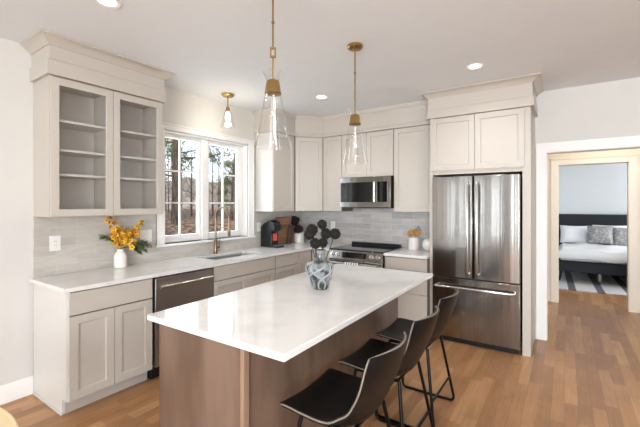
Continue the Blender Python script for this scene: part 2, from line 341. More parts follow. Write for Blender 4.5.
# ------------------------------------------------------------------ kitchen window
win = tag(bpy.data.objects.new('window_1', None), kind='structure'); C.objects.link(win); win.location = (0, 1.733, 1.05); ORG[win.name] = Vector(win.location)
m = MB()
m.box(0, .02, 1.036, 1.13, 1.075, 2.285).box(0, .02, 2.34, 2.434, 1.075, 2.285)
m.box(0, .02, 1.036, 2.434, 2.285, 2.335).box(0, .034, 1.02, 2.45, 2.335, 2.35).box(0, .024, 1.036, 2.434, 2.285, 2.30)
m.box(0, .027, 1.036, 1.05, 1.075, 2.285).box(0, .027, 2.42, 2.434, 1.075, 2.285)
m.build('casing', TRIM, win, bevel=.002)
MB().box(-.10, .035, 1.02, 2.45, 1.052, 1.075).build('window_sill', TRIM, win, bevel=.004)
m = MB()
m.box(-.159, 0, WY0-.005, WY0+.01, 1.075, 2.285).box(-.159, 0, WY1-.01, WY1+.005, 1.075, 2.285).box(-.159, 0, WY0, WY1, 2.27, 2.285)
m.box(-.159, -.05, MU0, MU1, 1.075, 2.27)
m.build('jamb', TRIM, win)
for y0, y1 in ((1.127, MU0-.002), (MU1+.002, 2.323)):
    gy0, gy1, gz0, gz1 = GLS[0] if y0 < 1.5 else GLS[1]
    m = MB(); xa, xb = -.125, -.08
    m.box(xa, xb, y0, gy0, 1.08, 2.268).box(xa, xb, gy1, y1, 1.08, 2.268).box(xa, xb, gy0, gy1, 1.08, gz0).box(xa, xb, gy0, gy1, gz1, 2.268)
    s = m.build('sash', TRIM, win, bevel=.002)
    MB().box(-.105, -.101, gy0, gy1, gz0, gz1).build('pane', GLASS, s, smooth=False)
    m = MB(); ym = (gy0+gy1)/2
    m.box(-.112, -.09, ym-.008, ym+.008, gz0, gz1)
    for k in (1, 2):
        z = gz0+(gz1-gz0)*k/3; m.box(-.111, -.091, gy0, gy1, z-.008, z+.008)
    m.build('muntin', TRIM, s)

# backsplash
struct('backsplash_left', MB().box(0, .008, 0, 1.035, .9145, 1.40).box(0, .008, 1.035, 2.435, .9145, 1.051).box(0, .008, 2.435, YB, .9145, 1.40), TILEL, smooth=False)
struct('backsplash_back', MB().box(.008, 2.217, YB-.008, YB, .9145, 1.86), TILEB, smooth=False)

# ------------------------------------------------------------------ base cabinets, left run (fronts face +x)
X = Vector((1,0,0)); Y = Vector((0,1,0)); FX = .611
def front_left(parent, kind, y0, y1, z0, z1, shaker=True):
    m = MB()
    if shaker: m.frame((FX,0,0), Y, X, y0, y1, z0, z1, .02)
    else: m.slab((FX,0,0), Y, X, y0, y1, z0, z1, .02)
    return m.build(kind, CAB, parent, bevel=.0015)
cb = empty('base_cabinet', (.3, .32, 0), 'greige base cabinet with one drawer over two doors at the free end of the counter', 'cabinet', 'greige base cabinets')
MB().box(.009, .61, .019, .632, .11, .882).build('body', CARC_SHADE, cb)
m = MB()   # end panel with toe-kick notch
n = 18e-3
prof = [(.009,0),(.535,0),(.535,.11),(.61,.11),(.61,.883),(.009,.883)]
k = len(prof); m.add([(x,0,z) for x,z in prof]+[(x,n,z) for x,z in prof], [tuple(range(k)), tuple(range(k,2*k))[::-1]]+[(i,(i+1)%k,(i+1)%k+k,i+k) for i in range(k)])
m.box(.009, .542, -.008, 0, 0, .018)
m.build('end_panel', CABLIT, cb)
MB().box(.52, .535, .019, .632, 0, .11).build('toe_kick', CAB, cb)
front_left(cb, 'drawer', .012, .622, .715, .874, False)
front_left(cb, 'door', .012, .3145, .116, .705); front_left(cb, 'door', .3185, .622, .116, .705)
cb = empty('base_cabinet', (.3, 1.72, 0), 'greige sink base cabinet with false drawer front over two doors, below the window', 'cabinet', 'greige base cabinets')
MB().box(.009, .61, 1.262, 1.285, .11, .882).box(.009, .61, 2.155, 2.177, .11, .882).box(.009, .61, 1.285, 2.155, .11, .13).box(.59, .61, 1.285, 2.155, .13, .882).build('body', CARC_SHADE, cb)
MB().box(.52, .535, 1.262, 2.177, 0, .11).build('toe_kick', CAB, cb)
front_left(cb, 'drawer', 1.272, 2.171, .735, .874, False); front_left(cb, 'door', 1.272, 1.72, .116, .728); front_left(cb, 'door', 1.724, 2.171, .116, .728)
cb = empty('base_cabinet', (.3, 2.41, 0), 'greige two-drawer base cabinet right of the sink cabinet, below the coffee machine', 'cabinet', 'greige base cabinets')
MB().box(.009, .61, 2.179, 2.64, .11, .882).build('body', CARC_SHADE, cb)
MB().box(.52, .535, 2.179, 2.64, 0, .11).build('toe_kick', CAB, cb)
front_left(cb, 'drawer', 2.184, 2.635, .735, .874, False); front_left(cb, 'drawer', 2.184, 2.635, .43, .728); front_left(cb, 'drawer', 2.184, 2.635, .116, .424)
cb = empty('base_cabinet', (.3, 3.0, 0), 'greige corner base cabinet with narrow plain fronts between the window run and the range', 'cabinet', 'greige base cabinets')
MB().box(.009, .61, 2.642, YB-.009, .11, .882).box(.61, .925, 2.937, YB-.009, .11, .882).build('body', CARC_SHADE, cb)
MB().box(.52, .535, 2.642, 3.0, 0, .11).box(.535, .925, 3.0, 3.015, 0, .11).build('toe_kick', CAB, cb)
front_left(cb, 'door', 2.645, 2.91, .116, .874, False)
MB().slab((0, 2.936, 0), X, -Y, .64, .922, .116, .874, .02).build('door', CAB, cb, bevel=.0015)

# dishwasher
dw = empty('dishwasher', (.3, .95, 0), 'stainless steel dishwasher with a bar handle under the counter, between two base cabinets', 'dishwasher')
MB().box(.02, .585, .642, 1.256, .02, .88).build('body', BLACK, dw)
MB().box(.586, .634, .649, 1.25, .115, .868).build('door', STEELD, dw, bevel=.003)
MB().box(.50, .56, .65, 1.25, 0, .10).build('toe_kick', BLACK, dw)
m = MB().tube([(.668, .675, .795), (.668, 1.225, .795)], .013, 12)
for y in (.70, 1.20): m.tube([(.634, y, .795), (.668, y, .795)], .009, 8)
m.build('handle', mat('warm_handle_steel', rgb(206, 200, 192), .25, 1), dw)

# right base cabinet (drawers) right of range
cb = empty('base_cabinet', (1.96, 3.24, 0), 'greige three-drawer base cabinet between the range and the refrigerator', 'cabinet', 'greige base cabinets')
MB().box(1.701, 2.214, 2.937, YB-.009, .11, .882).build('body', CARC_SHADE, cb)
MB().box(1.701, 2.214, 3.0, 3.015, 0, .11).build('toe_kick', CAB, cb)
for z0, z1 in ((.735, .874), (.472, .728), (.116, .465)):
    MB().slab((0, 2.936, 0), X, -Y, 1.706, 2.208, z0, z1, .02).build('drawer', CAB, cb, bevel=.0015)

# countertops
SK = (.12, .46, 1.42, 2.13)     # sink hole
def rrect(x0, x1, y0, y1, r, n=5):
    out = []
    for cx, cy, a in ((x1-r, y0+r, -PI/2), (x1-r, y1-r, 0), (x0+r, y1-r, PI/2), (x0+r, y0+r, PI)):
        out += [(cx+r*math.cos(a+PI/2*i/n), cy+r*math.sin(a+PI/2*i/n)) for i in range(n+1)]
    return out
def slab_with_hole(outer, hole, z0, z1):
    b = bmesh.new(); loops = []
    for loop in (outer, hole):
        vs = [b.verts.new((x, y, z1)) for x, y in loop]; loops.append(vs)
        for i in range(len(vs)): b.edges.new((vs[i], vs[(i+1) % len(vs)]))
    bmesh.ops.triangle_fill(b, use_beauty=True, edges=b.edges[:])
    b.verts.index_update()
    n = len(b.verts); m = MB(); vs = [v.co.copy() for v in b.verts]; fs = [tuple(v.index for v in f.verts) for f in b.faces]
    allv = vs+[Vector((v.x, v.y, z0)) for v in vs]; f2 = fs+[tuple(i+n for i in f[::-1]) for f in fs]
    for lp in loops:
        k = len(lp)
        for i in range(k):
            a, c = lp[i].index, lp[(i+1) % k].index; f2.append((a, c, c+n, a+n))
    b.free(); return m.add(allv, f2)
outer = [(.009, -.028), (.648, -.028), (.648, 2.897), (.927, 2.897), (.927, YB-.009), (.009, YB-.009)]
ct = slab_with_hole(outer, rrect(*SK, .03), .884, .914).build('countertop', QUARTZ, origin=(.3, .3, .884), smooth=False)
tag(ct, 'white quartz L-shaped countertop with sink cutout running below the window', 'countertop')
ct = MB().box(1.696, 2.216, 2.897, YB-.009, .884, .914).build('countertop', QUARTZ, origin=(1.95, 3.2, .884), bevel=.003)
tag(ct, 'short white quartz countertop between range and refrigerator', 'countertop')

# sink
sk = empty('kitchen_sink', (.27, 1.77, .68), 'stainless steel undermount sink below the window', 'sink')
x0, x1, y0, y1 = SK; e = .004; m = MB(); R0 = rrect(x0-e, x1+e, y0-e, y1+e, .034); R1 = rrect(x0-e+.01, x1+e-.01, y0-e+.01, y1+e-.01, .03)
R2 = rrect(x0-e-.0, x1+e+.0, y0-e, y1+e, .034); k = len(R0)
vs = [(x, y, .883) for x, y in rrect(x0-.02, x1+.02, y0-.02, y1+.02, .04)]+[(x, y, .883) for x, y in R0]+[(x, y, .70) for x, y in R1]
m.add(vs, [(i+j*k, (i+1) % k+j*k, (i+1) % k+(j+1)*k, i+(j+1)*k) for j in range(2) for i in range(k)]+[tuple(range(2*k, 3*k))])
b_ = m.build('basin', mat('sink_steel', rgb(168, 167, 164), .38, .6), sk); md = b_.modifiers.new('t', 'SOLIDIFY'); md.thickness = .0015; md.offset = 1
MB().lathe([(.0, .7025), (.042, .7025), (.045, .7045), (.030, .7055), (0, .7045)], (.27, 1.77), 20).build('drain', STEELH, sk)

# faucet
fc = empty('kitchen_faucet', (.075, 1.745, .914), 'bronze pull-down gooseneck faucet behind the sink', 'faucet')
fx, fy = .075, 1.745
MB().lathe([(.027, .9145), (.027, .922), (.021, .926), (.021, 1.075), (.014, 1.085), (0, 1.085)], (fx, fy), 20).build('base', BRONZE, fc)
pts = [(fx, fy, 1.08), (fx, fy, 1.33)]+[(fx+.115-.115*math.cos(PI*i/12), fy, 1.33+.13*math.sin(PI*i/12)) for i in range(1, 13)]+[(fx+.232, fy, 1.25)]
MB().tube(pts, .0115, 12).build('spout', BRONZE, fc)
MB().lathe([(.0, 1.13), (.013, 1.13), (.017, 1.14), (.016, 1.235), (.012, 1.26), (0, 1.26)], (fx+.232, fy), 16).build('spray_head', BRONZE, fc)
m = MB().tube([(fx, fy, 1.225), (fx+.215, fy, 1.225)], .006, 8).lathe([(.0105, 1.215), (.0175, 1.215), (.0175, 1.235), (.0105, 1.235)], (fx+.232, fy), 16, close=True).lathe([(.0095, 1.215), (.014, 1.215), (.014, 1.235), (.0095, 1.235)], (fx, fy), 16, close=True)
m.build('support_arm', BRONZE, fc)
h = MB().tube([(fx, fy+.018, .985), (fx, fy+.055, .985)], .012, 12).build('handle', BRONZE, fc)
MB().tube([(fx, fy+.05, .99), (fx+.01, fy+.055, 1.075)], .004, 8).build('lever', BRONZE, h)

# ------------------------------------------------------------------ wall cabinets
ZU = 1.40
gc = empty('glass_door_cabinet', (.16, .45, ZU), 'greige wall cabinet with two glass doors and crown moulding left of the window', 'cabinet')
L1 = .907; t = .018
m = MB().box(.0, .31, 0, t, ZU, 2.46).box(0, .31, L1-t, L1, ZU, 2.46).box(0, .31, t, L1-t, ZU, ZU+t).box(0, .31, t, L1-t, 2.442, 2.46).box(0, .008, t, L1-t, ZU+t, 2.442).box(.008, .31, .444, .463, ZU+t, 2.442)
INT = mat('cabinet_interior', rgb(214, 209, 202), .4)
m.build('body', CAB, gc)
MB().box(.0085, .0105, t+.001, .4435, ZU+t+.001, 2.441).box(.0085, .0105, .4635, L1-t-.001, ZU+t+.001, 2.441).build('back_panel', INT, gc)
for z in (1.715, 1.905, 2.13):
    MB().box(.011, .285, t+.001, .443, z, z+.018).build('shelf', INT, gc); MB().box(.011, .285, .464, L1-t-.001, z, z+.018).build('shelf', INT, gc)
for y0, y1 in ((.004, .4515), (.4555, .903)):
    d = MB().frame((.311,0,0), Y, X, y0, y1, ZU+.003, 2.452, .02, .055, hole=True).build('door', CAB, gc, bevel=.0015)
    MB().box(.316, .320, y0+.05, y1-.05, ZU+.053, 2.402).build('glass_pane', CABGLASS, d, smooth=False)
def crown(m, path, off, z0, zt, top, drop, out):
    """frieze of two boards plus a sprung crown; off = face offset from path"""
    m.sweep([(-.02, z0), (off+.020, z0), (off+.020, z0+zt-.004), (off+.016, z0+zt), (off+.007, z0+zt), (off+.007, top-.002), (-.02, top-.002)], path)
    b = top-drop
    m.sweep([(off, b), (off+.016, b), (off+.022, b+.012), (off+out*.55, b+drop*.45), (off+out*.9, top-.014), (off+out, top-.012), (off+out, top-.001), (off, top-.001)], path)
    return m
m = crown(MB(), [(.0, 0), (.331, 0), (.331, L1), (.0, L1)], .004, 2.461, .112, H, .066, .082)
m.build('crown', CAB, gc)

# back-run upper cabinets
def ucab(name_label, base, dirs):
    return empty('wall_cabinet', base, name_label, 'cabinet', 'greige shaker wall cabinets')
ZT = 2.45
u = ucab('greige wall cabinet right of the window with light painted into its side panel, above the coffee machine', (.16, 2.7, ZU), 0)
MB().box(.0085, .312, 2.477, 2.935, ZU, ZT).build('body', CABLIT, u)
MB().frame((.313,0,0), Y, X, 2.48, 2.915, ZU+.002, ZT-.004, .019).build('door', CAB, u, bevel=.0015)
u = ucab('greige diagonal corner wall cabinet between the window side and the range wall', (.25, 3.25, ZU), 0)
MB().prism([(.0085, 2.938), (.325, 2.938), (.608, 3.221), (.608, YB-.0085), (.0085, YB-.0085)], ZU, ZT).build('body', CARC_SHADE, u)
D = Vector((1,1,0)).normalized(); ND = Vector((1,-1,0)).normalized(); dl = math.hypot(.283, .283)
MB().frame(Vector((.325, 2.938, 0))+ND*.001, D, ND, .006, dl-.006, ZU+.002, ZT-.004, .018).build('door', CAB, u, bevel=.0015)
u = ucab('narrow greige wall cabinet directly left of the microwave', (.77, 3.38, ZU), 0)
MB().box(.611, .924, 3.236, YB-.0085, ZU, ZT).build('body', CARC_SHADE, u)
MB().frame((0,3.235,0), X, -Y, .618, .921, ZU+.002, ZT-.004, .018).build('door', CAB, u, bevel=.0015)
u = ucab('short greige two-door wall cabinet directly above the microwave', (1.3, 3.38, 1.86), 0)
MB().box(.926, 1.688, 3.236, YB-.0085, 1.86, ZT).build('body', CARC_SHADE, u)
MB().frame((0,3.235,0), X, -Y, .930, 1.304, 1.863, ZT-.004, .018).build('door', CAB, u, bevel=.0015)
MB().frame((0,3.235,0), X, -Y, 1.308, 1.684, 1.863, ZT-.004, .018).build('door', CAB, u, bevel=.0015)
u = ucab('tall greige single-door wall cabinet between microwave and refrigerator', (1.95, 3.38, ZU), 0)
MB().box(1.690, 2.216, 3.236, YB-.0085, ZU, ZT).build('body', CARC_SHADE, u)
MB().frame((0,3.235,0), X, -Y, 1.695, 2.211, ZU+.002, ZT-.004, .018).build('door', CAB, u, bevel=.0015)
m = MB(); path = [(.001, 2.477), (.312, 2.477), (.312, 2.943), (.603, 3.2345), (2.215, 3.2345)]
m.sweep([(-.02, ZT+.002), (.034, ZT+.002), (.034, ZT+.046), (.031, ZT+.05), (.02, ZT+.05), (.02, H-.002), (-.02, H-.002)], path)
m.sweep([(.017, H-.045), (.030, H-.045), (.05, H-.012), (.052, H-.001), (.017, H-.001)], path)
tag(m.build('trim_3', CAB), kind='structure')

# fridge surround
fs = empty('refrigerator_cabinet', (2.72, 3.3, 0), 'greige cabinet with two doors, tall side panels and crown around the refrigerator', 'cabinet')
MB().box(2.219, 2.255, 2.99, YB-.002, 0, 2.455).build('side_panel', CAB, fs, bevel=.002)
MB().box(3.138, 3.210, 2.99, YB-.002, 0, 2.455).build('side_panel', CAB, fs, bevel=.002)
MB().box(2.256, 3.137, 3.0, YB-.002, 1.825, 2.455).build('body', CAB, fs)
MB().frame((0,2.999,0), X, -Y, 2.236, 2.694, 1.868, 2.450, .02).build('door', CAB, fs, bevel=.0015)
MB().frame((0,2.999,0), X, -Y, 2.698, 3.158, 1.868, 2.450, .02).build('door', CAB, fs, bevel=.0015)
crown(MB(), [(2.219, YB-.001), (2.219, 2.985), (3.214, 2.985), (3.214, YB-.001)], .004, 2.456, .095, H, .06, .08).build('crown', CAB, fs)

# refrigerator
fr = empty('refrigerator', (2.70, 3.2, 0), 'stainless steel french-door refrigerator with bottom freezer drawer', 'refrigerator')
FX0, FX1, FY = 2.260, 3.122, 2.95
MB().box(FX0+.008, FX1-.008, FY+.06, YB-.03, .04, 1.79).build('body', mat('fridge_side_grey', rgb(52, 50, 48), .5), fr)
MB().box(FX0+.02, FX1-.02, FY+.04, FY+.06, .0, .05).build('toe_grille', BLACK, fr)
def curved_panel(x0, x1, z0, z1, bul=.008, n=14, yb=.055, edge=.012):
    m = MB(); w_ = x1-x0; pts = []
    for i in range(n+1):
        s = i/n; q = 2*s-1
        y = FY-bul*(1-q*q)
        if i in (0, n): y = FY+.010
        pts.append((x0+w_*s, y))
        if i == 0: pts.append((x0+.006, FY-.0005))
        if i == n-1: pts.append((x1-.006, FY-.0005))
    pts = sorted(pts); pts = [(x0, FY+yb)]+pts+[(x1, FY+yb)]
    return m.prism(pts, z0, z1)
xm = 2.688
d1 = curved_panel(FX0, xm-.004, .712, 1.795).build('door', STEEL, fr, bevel=.002)
d2 = curved_panel(xm+.004, FX1, .712, 1.795).build('door', STEEL, fr, bevel=.002)
dr = curved_panel(FX0, FX1, .06, .698, .008).build('freezer_drawer', STEEL, fr, bevel=.002)
for d, x in ((d1, xm-.045), (d2, xm+.045)):
    zs = [.755]+[.775+(.93)*i/10 for i in range(11)]+[1.725]
    yy = FY-.062
    m = MB().tube([(x, FY-.008, .762), (x, yy+.012, .768), (x, yy, .79), (x, yy, 1.69), (x, yy+.012, 1.712), (x, FY-.008, 1.718)], .013, 12)
    m.build('handle', STEELH, d)
yy = FY-.068
MB().tube([(FX0+.05, FY-.008, .612), (FX0+.053, yy+.012, .612), (FX0+.075, yy, .612), (FX1-.075, yy, .612), (FX1-.053, yy+.012, .612), (FX1-.05, FY-.008, .612)], .013, 12).build('handle', STEELH, dr)
MB().lathe([(0, 0), (.011, 0), (.011, .002), (0, .002)], (0, 0), 16).build('badge', STEELH, d2)
bd = [o for o in SC.objects if o.name.startswith('badge')][0]
bd.data.transform(Matrix.Translation(Vector((3.01, FY-.008, 1.70))-ORG[fr.name]) @ Matrix.Rotation(PI/2, 4, 'X'))
for v in bd.data.vertices: v.co += ORG[fr.name]*0

# ------------------------------------------------------------------ range
rg = empty('range', (1.31, 3.2, 0), 'stainless steel slide-in electric range with black glass cooktop and front knobs', 'range')
RX0, RX1, RY = .932, 1.692, 2.90
MB().box(RX0+.002, RX1-.002, RY+.03, YB-.045, .03, .905).build('body', STEELD, rg)
MB().box(RX0, RX1, RY-.005, YB-.04, .907, .924).build('cooktop', BLACKG, rg, bevel=.003)
MB().box(RX0+.02, RX1-.01, YB-.095, YB-.04, .9245, .962).build('rear_vent', BLACK, rg, bevel=.004)
m = MB(); a = [(RY-.035, .80), (RY-.005, .906), (RY+.03, .906), (RY+.03, .80)]
m.add([(RX0, y, z) for y, z in a]+[(RX1, y, z) for y, z in a], [(0,1,2,3), (7,6,5,4), (0,4,5,1), (1,5,6,2), (2,6,7,3), (3,7,4,0)])
cp = m.build('control_panel', STEEL, rg, bevel=.002)
tilt = math.atan2(.03, .106)
def on_panel(u, v, out):   # u along x, v 0..1 up the slanted panel
    y = RY-.035+.03*v; z = .80+.106*v
    return Vector((u, y-math.cos(tilt)*out, z+math.sin(tilt)*out))
A = [on_panel(1.135, .2, .001), on_panel(1.47, .2, .001), on_panel(1.47, .85, .001), on_panel(1.135, .85, .001)]
B = [on_panel(1.135, .2, .004), on_panel(1.47, .2, .004), on_panel(1.47, .85, .004), on_panel(1.135, .85, .004)]
MB().add(A+B, [(3,2,1,0), (4,5,6,7), (0,1,5,4), (1,2,6,5), (2,3,7,6), (3,0,4,7)]).build('display', BLACKG, cp)
for x in (.985, 1.065, 1.545, 1.63):
    p0, p1, p2 = on_panel(x, .52, .0005), on_panel(x, .52, .008), on_panel(x, .52, .034)
    MB().tube([p0, p1], .027, 18).tube([p1, p2], [.021, .018], 18).build('knob', STEELH, cp)
MB().box(RX0+.004, RX1-.004, RY-.02, RY+.029, .20, .793).build('oven_door', STEEL, rg, bevel=.003)
dr = [o for o in SC.objects if o.name.startswith('oven_door')][0]
MB().box(RX0+.08, RX1-.08, RY-.023, RY-.0205, .33, .66).build('window', BLACKG, dr)
m = MB().tube([(RX0+.05, RY-.075, .758), (RX1-.05, RY-.075, .758)], .012, 12)
for x in (RX0+.08, RX1-.08): m.tube([(x, RY-.02, .758), (x, RY-.075, .758)], .009, 8)
m.build('handle', STEELH, dr)
MB().box(RX0+.004, RX1-.004, RY-.018, RY+.029, .06, .193).build('storage_drawer', STEEL, rg, bevel=.003)
# towel over the oven handle
def towel_mat():
    m = mat('striped_towel', rgb(236, 232, 226), .9); nt = m.node_tree; b = nt.nodes['Principled BSDF']
    tc = nt.nodes.new('ShaderNodeTexCoord'); wv = nt.nodes.new('ShaderNodeTexWave'); wv.bands_direction = 'X'; wv.inputs['Scale'].default_value = 9.5
    nt.links.new(tc.outputs['Object'], wv.inputs[0]); r = nt.nodes.new('ShaderNodeValToRGB'); r.color_ramp.interpolation = 'CONSTANT'
    r.color_ramp.elements[0].color = rgb(60, 58, 58); r.color_ramp.elements[1].position = .35; r.color_ramp.elements[1].color = rgb(236, 232, 226)
    nt.links.new(wv.outputs[0], r.inputs[0]); nt.links.new(r.outputs[0], b.inputs['Base Color']); return m
m = MB(); xa, xb = 1.21, 1.40; yc = RY-.075; prof = [(yc-.017, .46)]+[(yc-.017*math.cos(PI*i/8), .758+.017*math.sin(PI*i/8)) for i in range(9)]+[(yc+.017, .54)]
inn = [(yc-.0135, .46)]+[(yc-.0135*math.cos(PI*i/8), .758+.0135*math.sin(PI*i/8)) for i in range(9)]+[(yc+.0135, .54)]
ring = prof+inn[::-1]; k = len(ring)
m.add([(xa, y, z) for y, z in ring]+[(xb, y, z) for y, z in ring], [(i, (i+1) % k, (i+1) % k+k, i+k) for i in range(k)]+[(i, i+1, k-2-i, k-1-i) for i in range(k//2-1)]+[(i+k, k+k-1-i, k+k-2-i, i+1+k) for i in range(k//2-1)])
tag(m.build('dish_towel', towel_mat(), origin=(1.305, yc, .6)), 'white and dark striped towel hanging over the oven door handle', 'towel')

# microwave
mw = empty('microwave', (1.31, 3.34, 1.45), 'stainless steel over-the-range microwave with dark window above the range', 'microwave')
MX0, MX1, MY = .938, 1.676, 3.14
MB().box(MX0+.002, MX1-.002, MY+.03, YB-.0085, 1.452, 1.857).build('body', mat('microwave_side', rgb(60, 56, 52), .4, .5), mw)
MB().box(MX0+.03, MX1-.03, MY+.05, YB-.05, 1.445, 1.452).build('vent', BLACK, mw)
fr_ = MB().box(MX0, MX1, MY+.002, MY+.029, 1.455, 1.856).build('door', STEEL, mw, bevel=.004)
MB().box(MX0+.018, 1.438, MY-.001, MY+.0015, 1.525, 1.785).build('window', BLACKG, fr_)
MB().box(1.50, MX1-.04, MY-.001, MY+.0015, 1.525, 1.785).build('control_panel', BLACKG, fr_)
m = MB().tube([(1.468, MY-.028, 1.53), (1.468, MY-.028, 1.78)], .010, 12)
for z in (1.55, 1.76): m.tube([(1.468, MY+.002, z), (1.468, MY-.028, z)], .007, 8)
m.build('handle', STEELH, fr_)

# ------------------------------------------------------------------ island
isl = empty('kitchen_island', (2.11, .965, 0), 'brown stained wood kitchen island with white quartz top', 'island')
MB().box(1.69, 2.296, .05, 1.845, .10, .883).build('body', WALNUT, isl)
MB().box(1.73, 2.27, .10, 1.80, 0, .10).build('toe_kick', WALNUT, isl)
MB().box(1.692, 2.302, .022, .049, 0, .8835).build('end_panel', WALNUT, isl, bevel=.002)
MB().box(1.692, 2.302, 1.846, 1.873, 0, .8835).build('end_panel', WALNUT, isl, bevel=.002)
MB().box(2.297, 2.316, .0495, 1.8455, 0, .8835).build('back_panel', WALNUT, isl)
MB().box(2.3025, 2.325, .015, .0485, 0, .8835).build('corner_post', WALNUTL, isl, bevel=.002)
for k, (y0, y1) in enumerate(((.052, .645), (.649, 1.245), (1.249, 1.843))):
    MB().frame((1.689,0,0), Y, -X, y0, y1, .715, .874, .02, .045).build('drawer', WALNUTL, isl, bevel=.0015)
    MB().frame((1.689,0,0), Y, -X, y0, y1, .116, .708, .02).build('door', WALNUTL, isl, bevel=.0015)
MB().box(1.650, 2.580, -.022, 1.955, .884, .914).build('worktop', QUARTZ, isl, bevel=.003)
isl.rotation_euler = (0, 0, math.radians(.8))

# ------------------------------------------------------------------ bar stools
def bez(a, b, c, t): return a*(1-t)**2+b*2*t*(1-t)+c*t*t
def stool_surface(s, t):
    """s -1..1 across (y), t 0..1 from seat front to back top; local coords, stool faces -x"""
    prof = [(-.250, .535), (-.225, .548), (-.10, .542), (.02, .538), (.095, .548), (.15, .592), (.192, .68), (.232, .785), (.262, .882)]
    k = t*(len(prof)-1); i = min(int(k), len(prof)-2); f = k-i
    p = [Vector((prof[max(0, min(len(prof)-1, i+j))][0], 0, prof[max(0, min(len(prof)-1, i+j))][1])) for j in (-1, 0, 1, 2)]
    q = .5*((2*p[1])+(-p[0]+p[2])*f+(2*p[0]-5*p[1]+4*p[2]-p[3])*f*f+(-p[0]+3*p[1]-3*p[2]+p[3])*f*f*f)
    w_ = .206+.010*math.sin(PI*t)+.008*t
    # rounded corners front and top
    if t < .08: w_ *= 1-.14*((.08-t)/.08)**2
    if t > .9: w_ *= 1-.13*((t-.9)/.1)**2
    back = max(0, (t-.45)/.55)
    x = q.x - back*.058*s*s*min(1, back*2); z = q.z + .018*s*s*(1-back) - back*.012*(1-(1-abs(s)**3)) 
    bend = math.exp(-((t-.55)/.16)**2)
    x -= .035*bend*s*s; z += .03*bend*s*s
    return Vector((x, w_*s, z))
def shell_mesh(off=0.0, th=.022, nt=36, ns=20):
    m = MB(); top = []; bot = []
    for i in range(nt+1):
        for j in range(ns+1):
            t = i/nt; s = 2*j/ns-1
            p = stool_surface(s, t); e = 1e-3
            du = stool_surface(s+e, t)-stool_surface(s-e, t); dt = stool_surface(s, min(1, t+e))-stool_surface(s, max(0, t-e))
            nrm = dt.cross(du).normalized()
            if nrm.z < 0 and t < .5: nrm = -nrm
            if t >= .5 and nrm.x > 0: nrm = -nrm
            top.append(p+nrm*th*.5*0.9); bot.append(p-nrm*th*.5)
    W = ns+1; k = len(top); fs = []
    for i in range(nt):
        for j in range(ns):
            a = i*W+j; fs.append((a, a+1, a+W+1, a+W)); fs.append((a+k, a+W+k, a+W+1+k, a+1+k))
    edge = [j for j in range(W)]+[i*W+ns for i in range(1, nt+1)]+[nt*W+j for j in range(ns-1, -1, -1)]+[i*W for i in range(nt-1, 0, -1)]
    for a, b in zip(edge, edge[1:]+edge[:1]): fs.append((a, b, b+k, a+k))
    m.add(top+bot, fs); return m, [(top[a]+bot[a])/2 for a in edge]
def make_stool(label):
    root = empty('bar_stool', (0, 0, 0), label, 'bar stool', 'black leather bar stools at the island')
    m, rim = shell_mesh(); m.build('seat_shell', LEATHER, root)
    MB().tube(rim+[rim[0]], .0045, 6, False).build('piping', PIPING, root)
    # underside upholstery
    m = MB(); rows = []
    for i in range(15):
        t = .04+.62*i/14
        for j in range(13):
            s = (2*j/12-1)*.86; p = stool_surface(s, t); sag = .030*math.sin(PI*i/14)**.6*(1-(j/6-1)**4)
            d = Vector((.45*max(0, t-.35)*1.6, 0, -1)).normalized()
            m.v.append(p+d*(.010+sag)) 
    for i in range(14):
        for j in range(12): a = i*13+j; m.f.append((a, a+1, a+14, a+13))
    m.build('underside', LEATHER, root)
    fr = root
    for s in (-1, 1):
        yt, yb = s*.155, s*.25; r = .010
        # one continuous side loop: front leg, floor rail, rear leg
        pf0 = Vector((-.16, yt, .52)); pf1 = Vector((-.225, yb, .03)); pr1 = Vector((.185, yb, .03)); pr0 = Vector((.11, yt, .52))
        fl = [pf0, pf1+Vector((.003, 0, .012)), pf1+Vector((.010, 0, -.012)), pf1+Vector((.03, 0, -.021))]
        MB().tube(fl, r, 10).build('leg', BLACKM, root)
        MB().tube([pr0, pr1+Vector((-.003, 0, .012)), pr1+Vector((-.010, 0, -.012)), pr1+Vector((-.03, 0, -.021))], r, 10).build('leg', BLACKM, root)
        MB().tube([pf1+Vector((.03, 0, -.021)), pr1+Vector((-.03, 0, -.021))], r, 10).build('floor_rail', BLACKM, root)
    MB().tube([(.159, -.217, .20), (.159, .217, .20)], .008, 8).build('stretcher', BLACKM, root)
    MB().tube([(-.205, -.217, .20), (-.205, .217, .20)], .009, 8).build('footrest', BLACKM, root)
    m = MB()
    for s in (-1, 1): m.tube([(-.16, s*.155, .52), (.11, s*.155, .52)], .009, 8)
    for x in (-.15, .10): m.tube([(x, -.155, .52), (x, .155, .52)], .008, 8)
    m.build('seat_frame', BLACKM, root)
    return root
st = make_stool('black leather bar stool nearest the camera, pulled up at the near end of the island')
st.location = (2.635, .41, 0)
labels = ['black leather bar stool in the middle of three along the island', 'black leather bar stool farthest along the island, closest to the refrigerator']
for lb, y in zip(labels, (.955, 1.49)):
    c = copy_tree(st); c.location = (2.64-.028*(y-.41), y, 0); c['label'] = lb

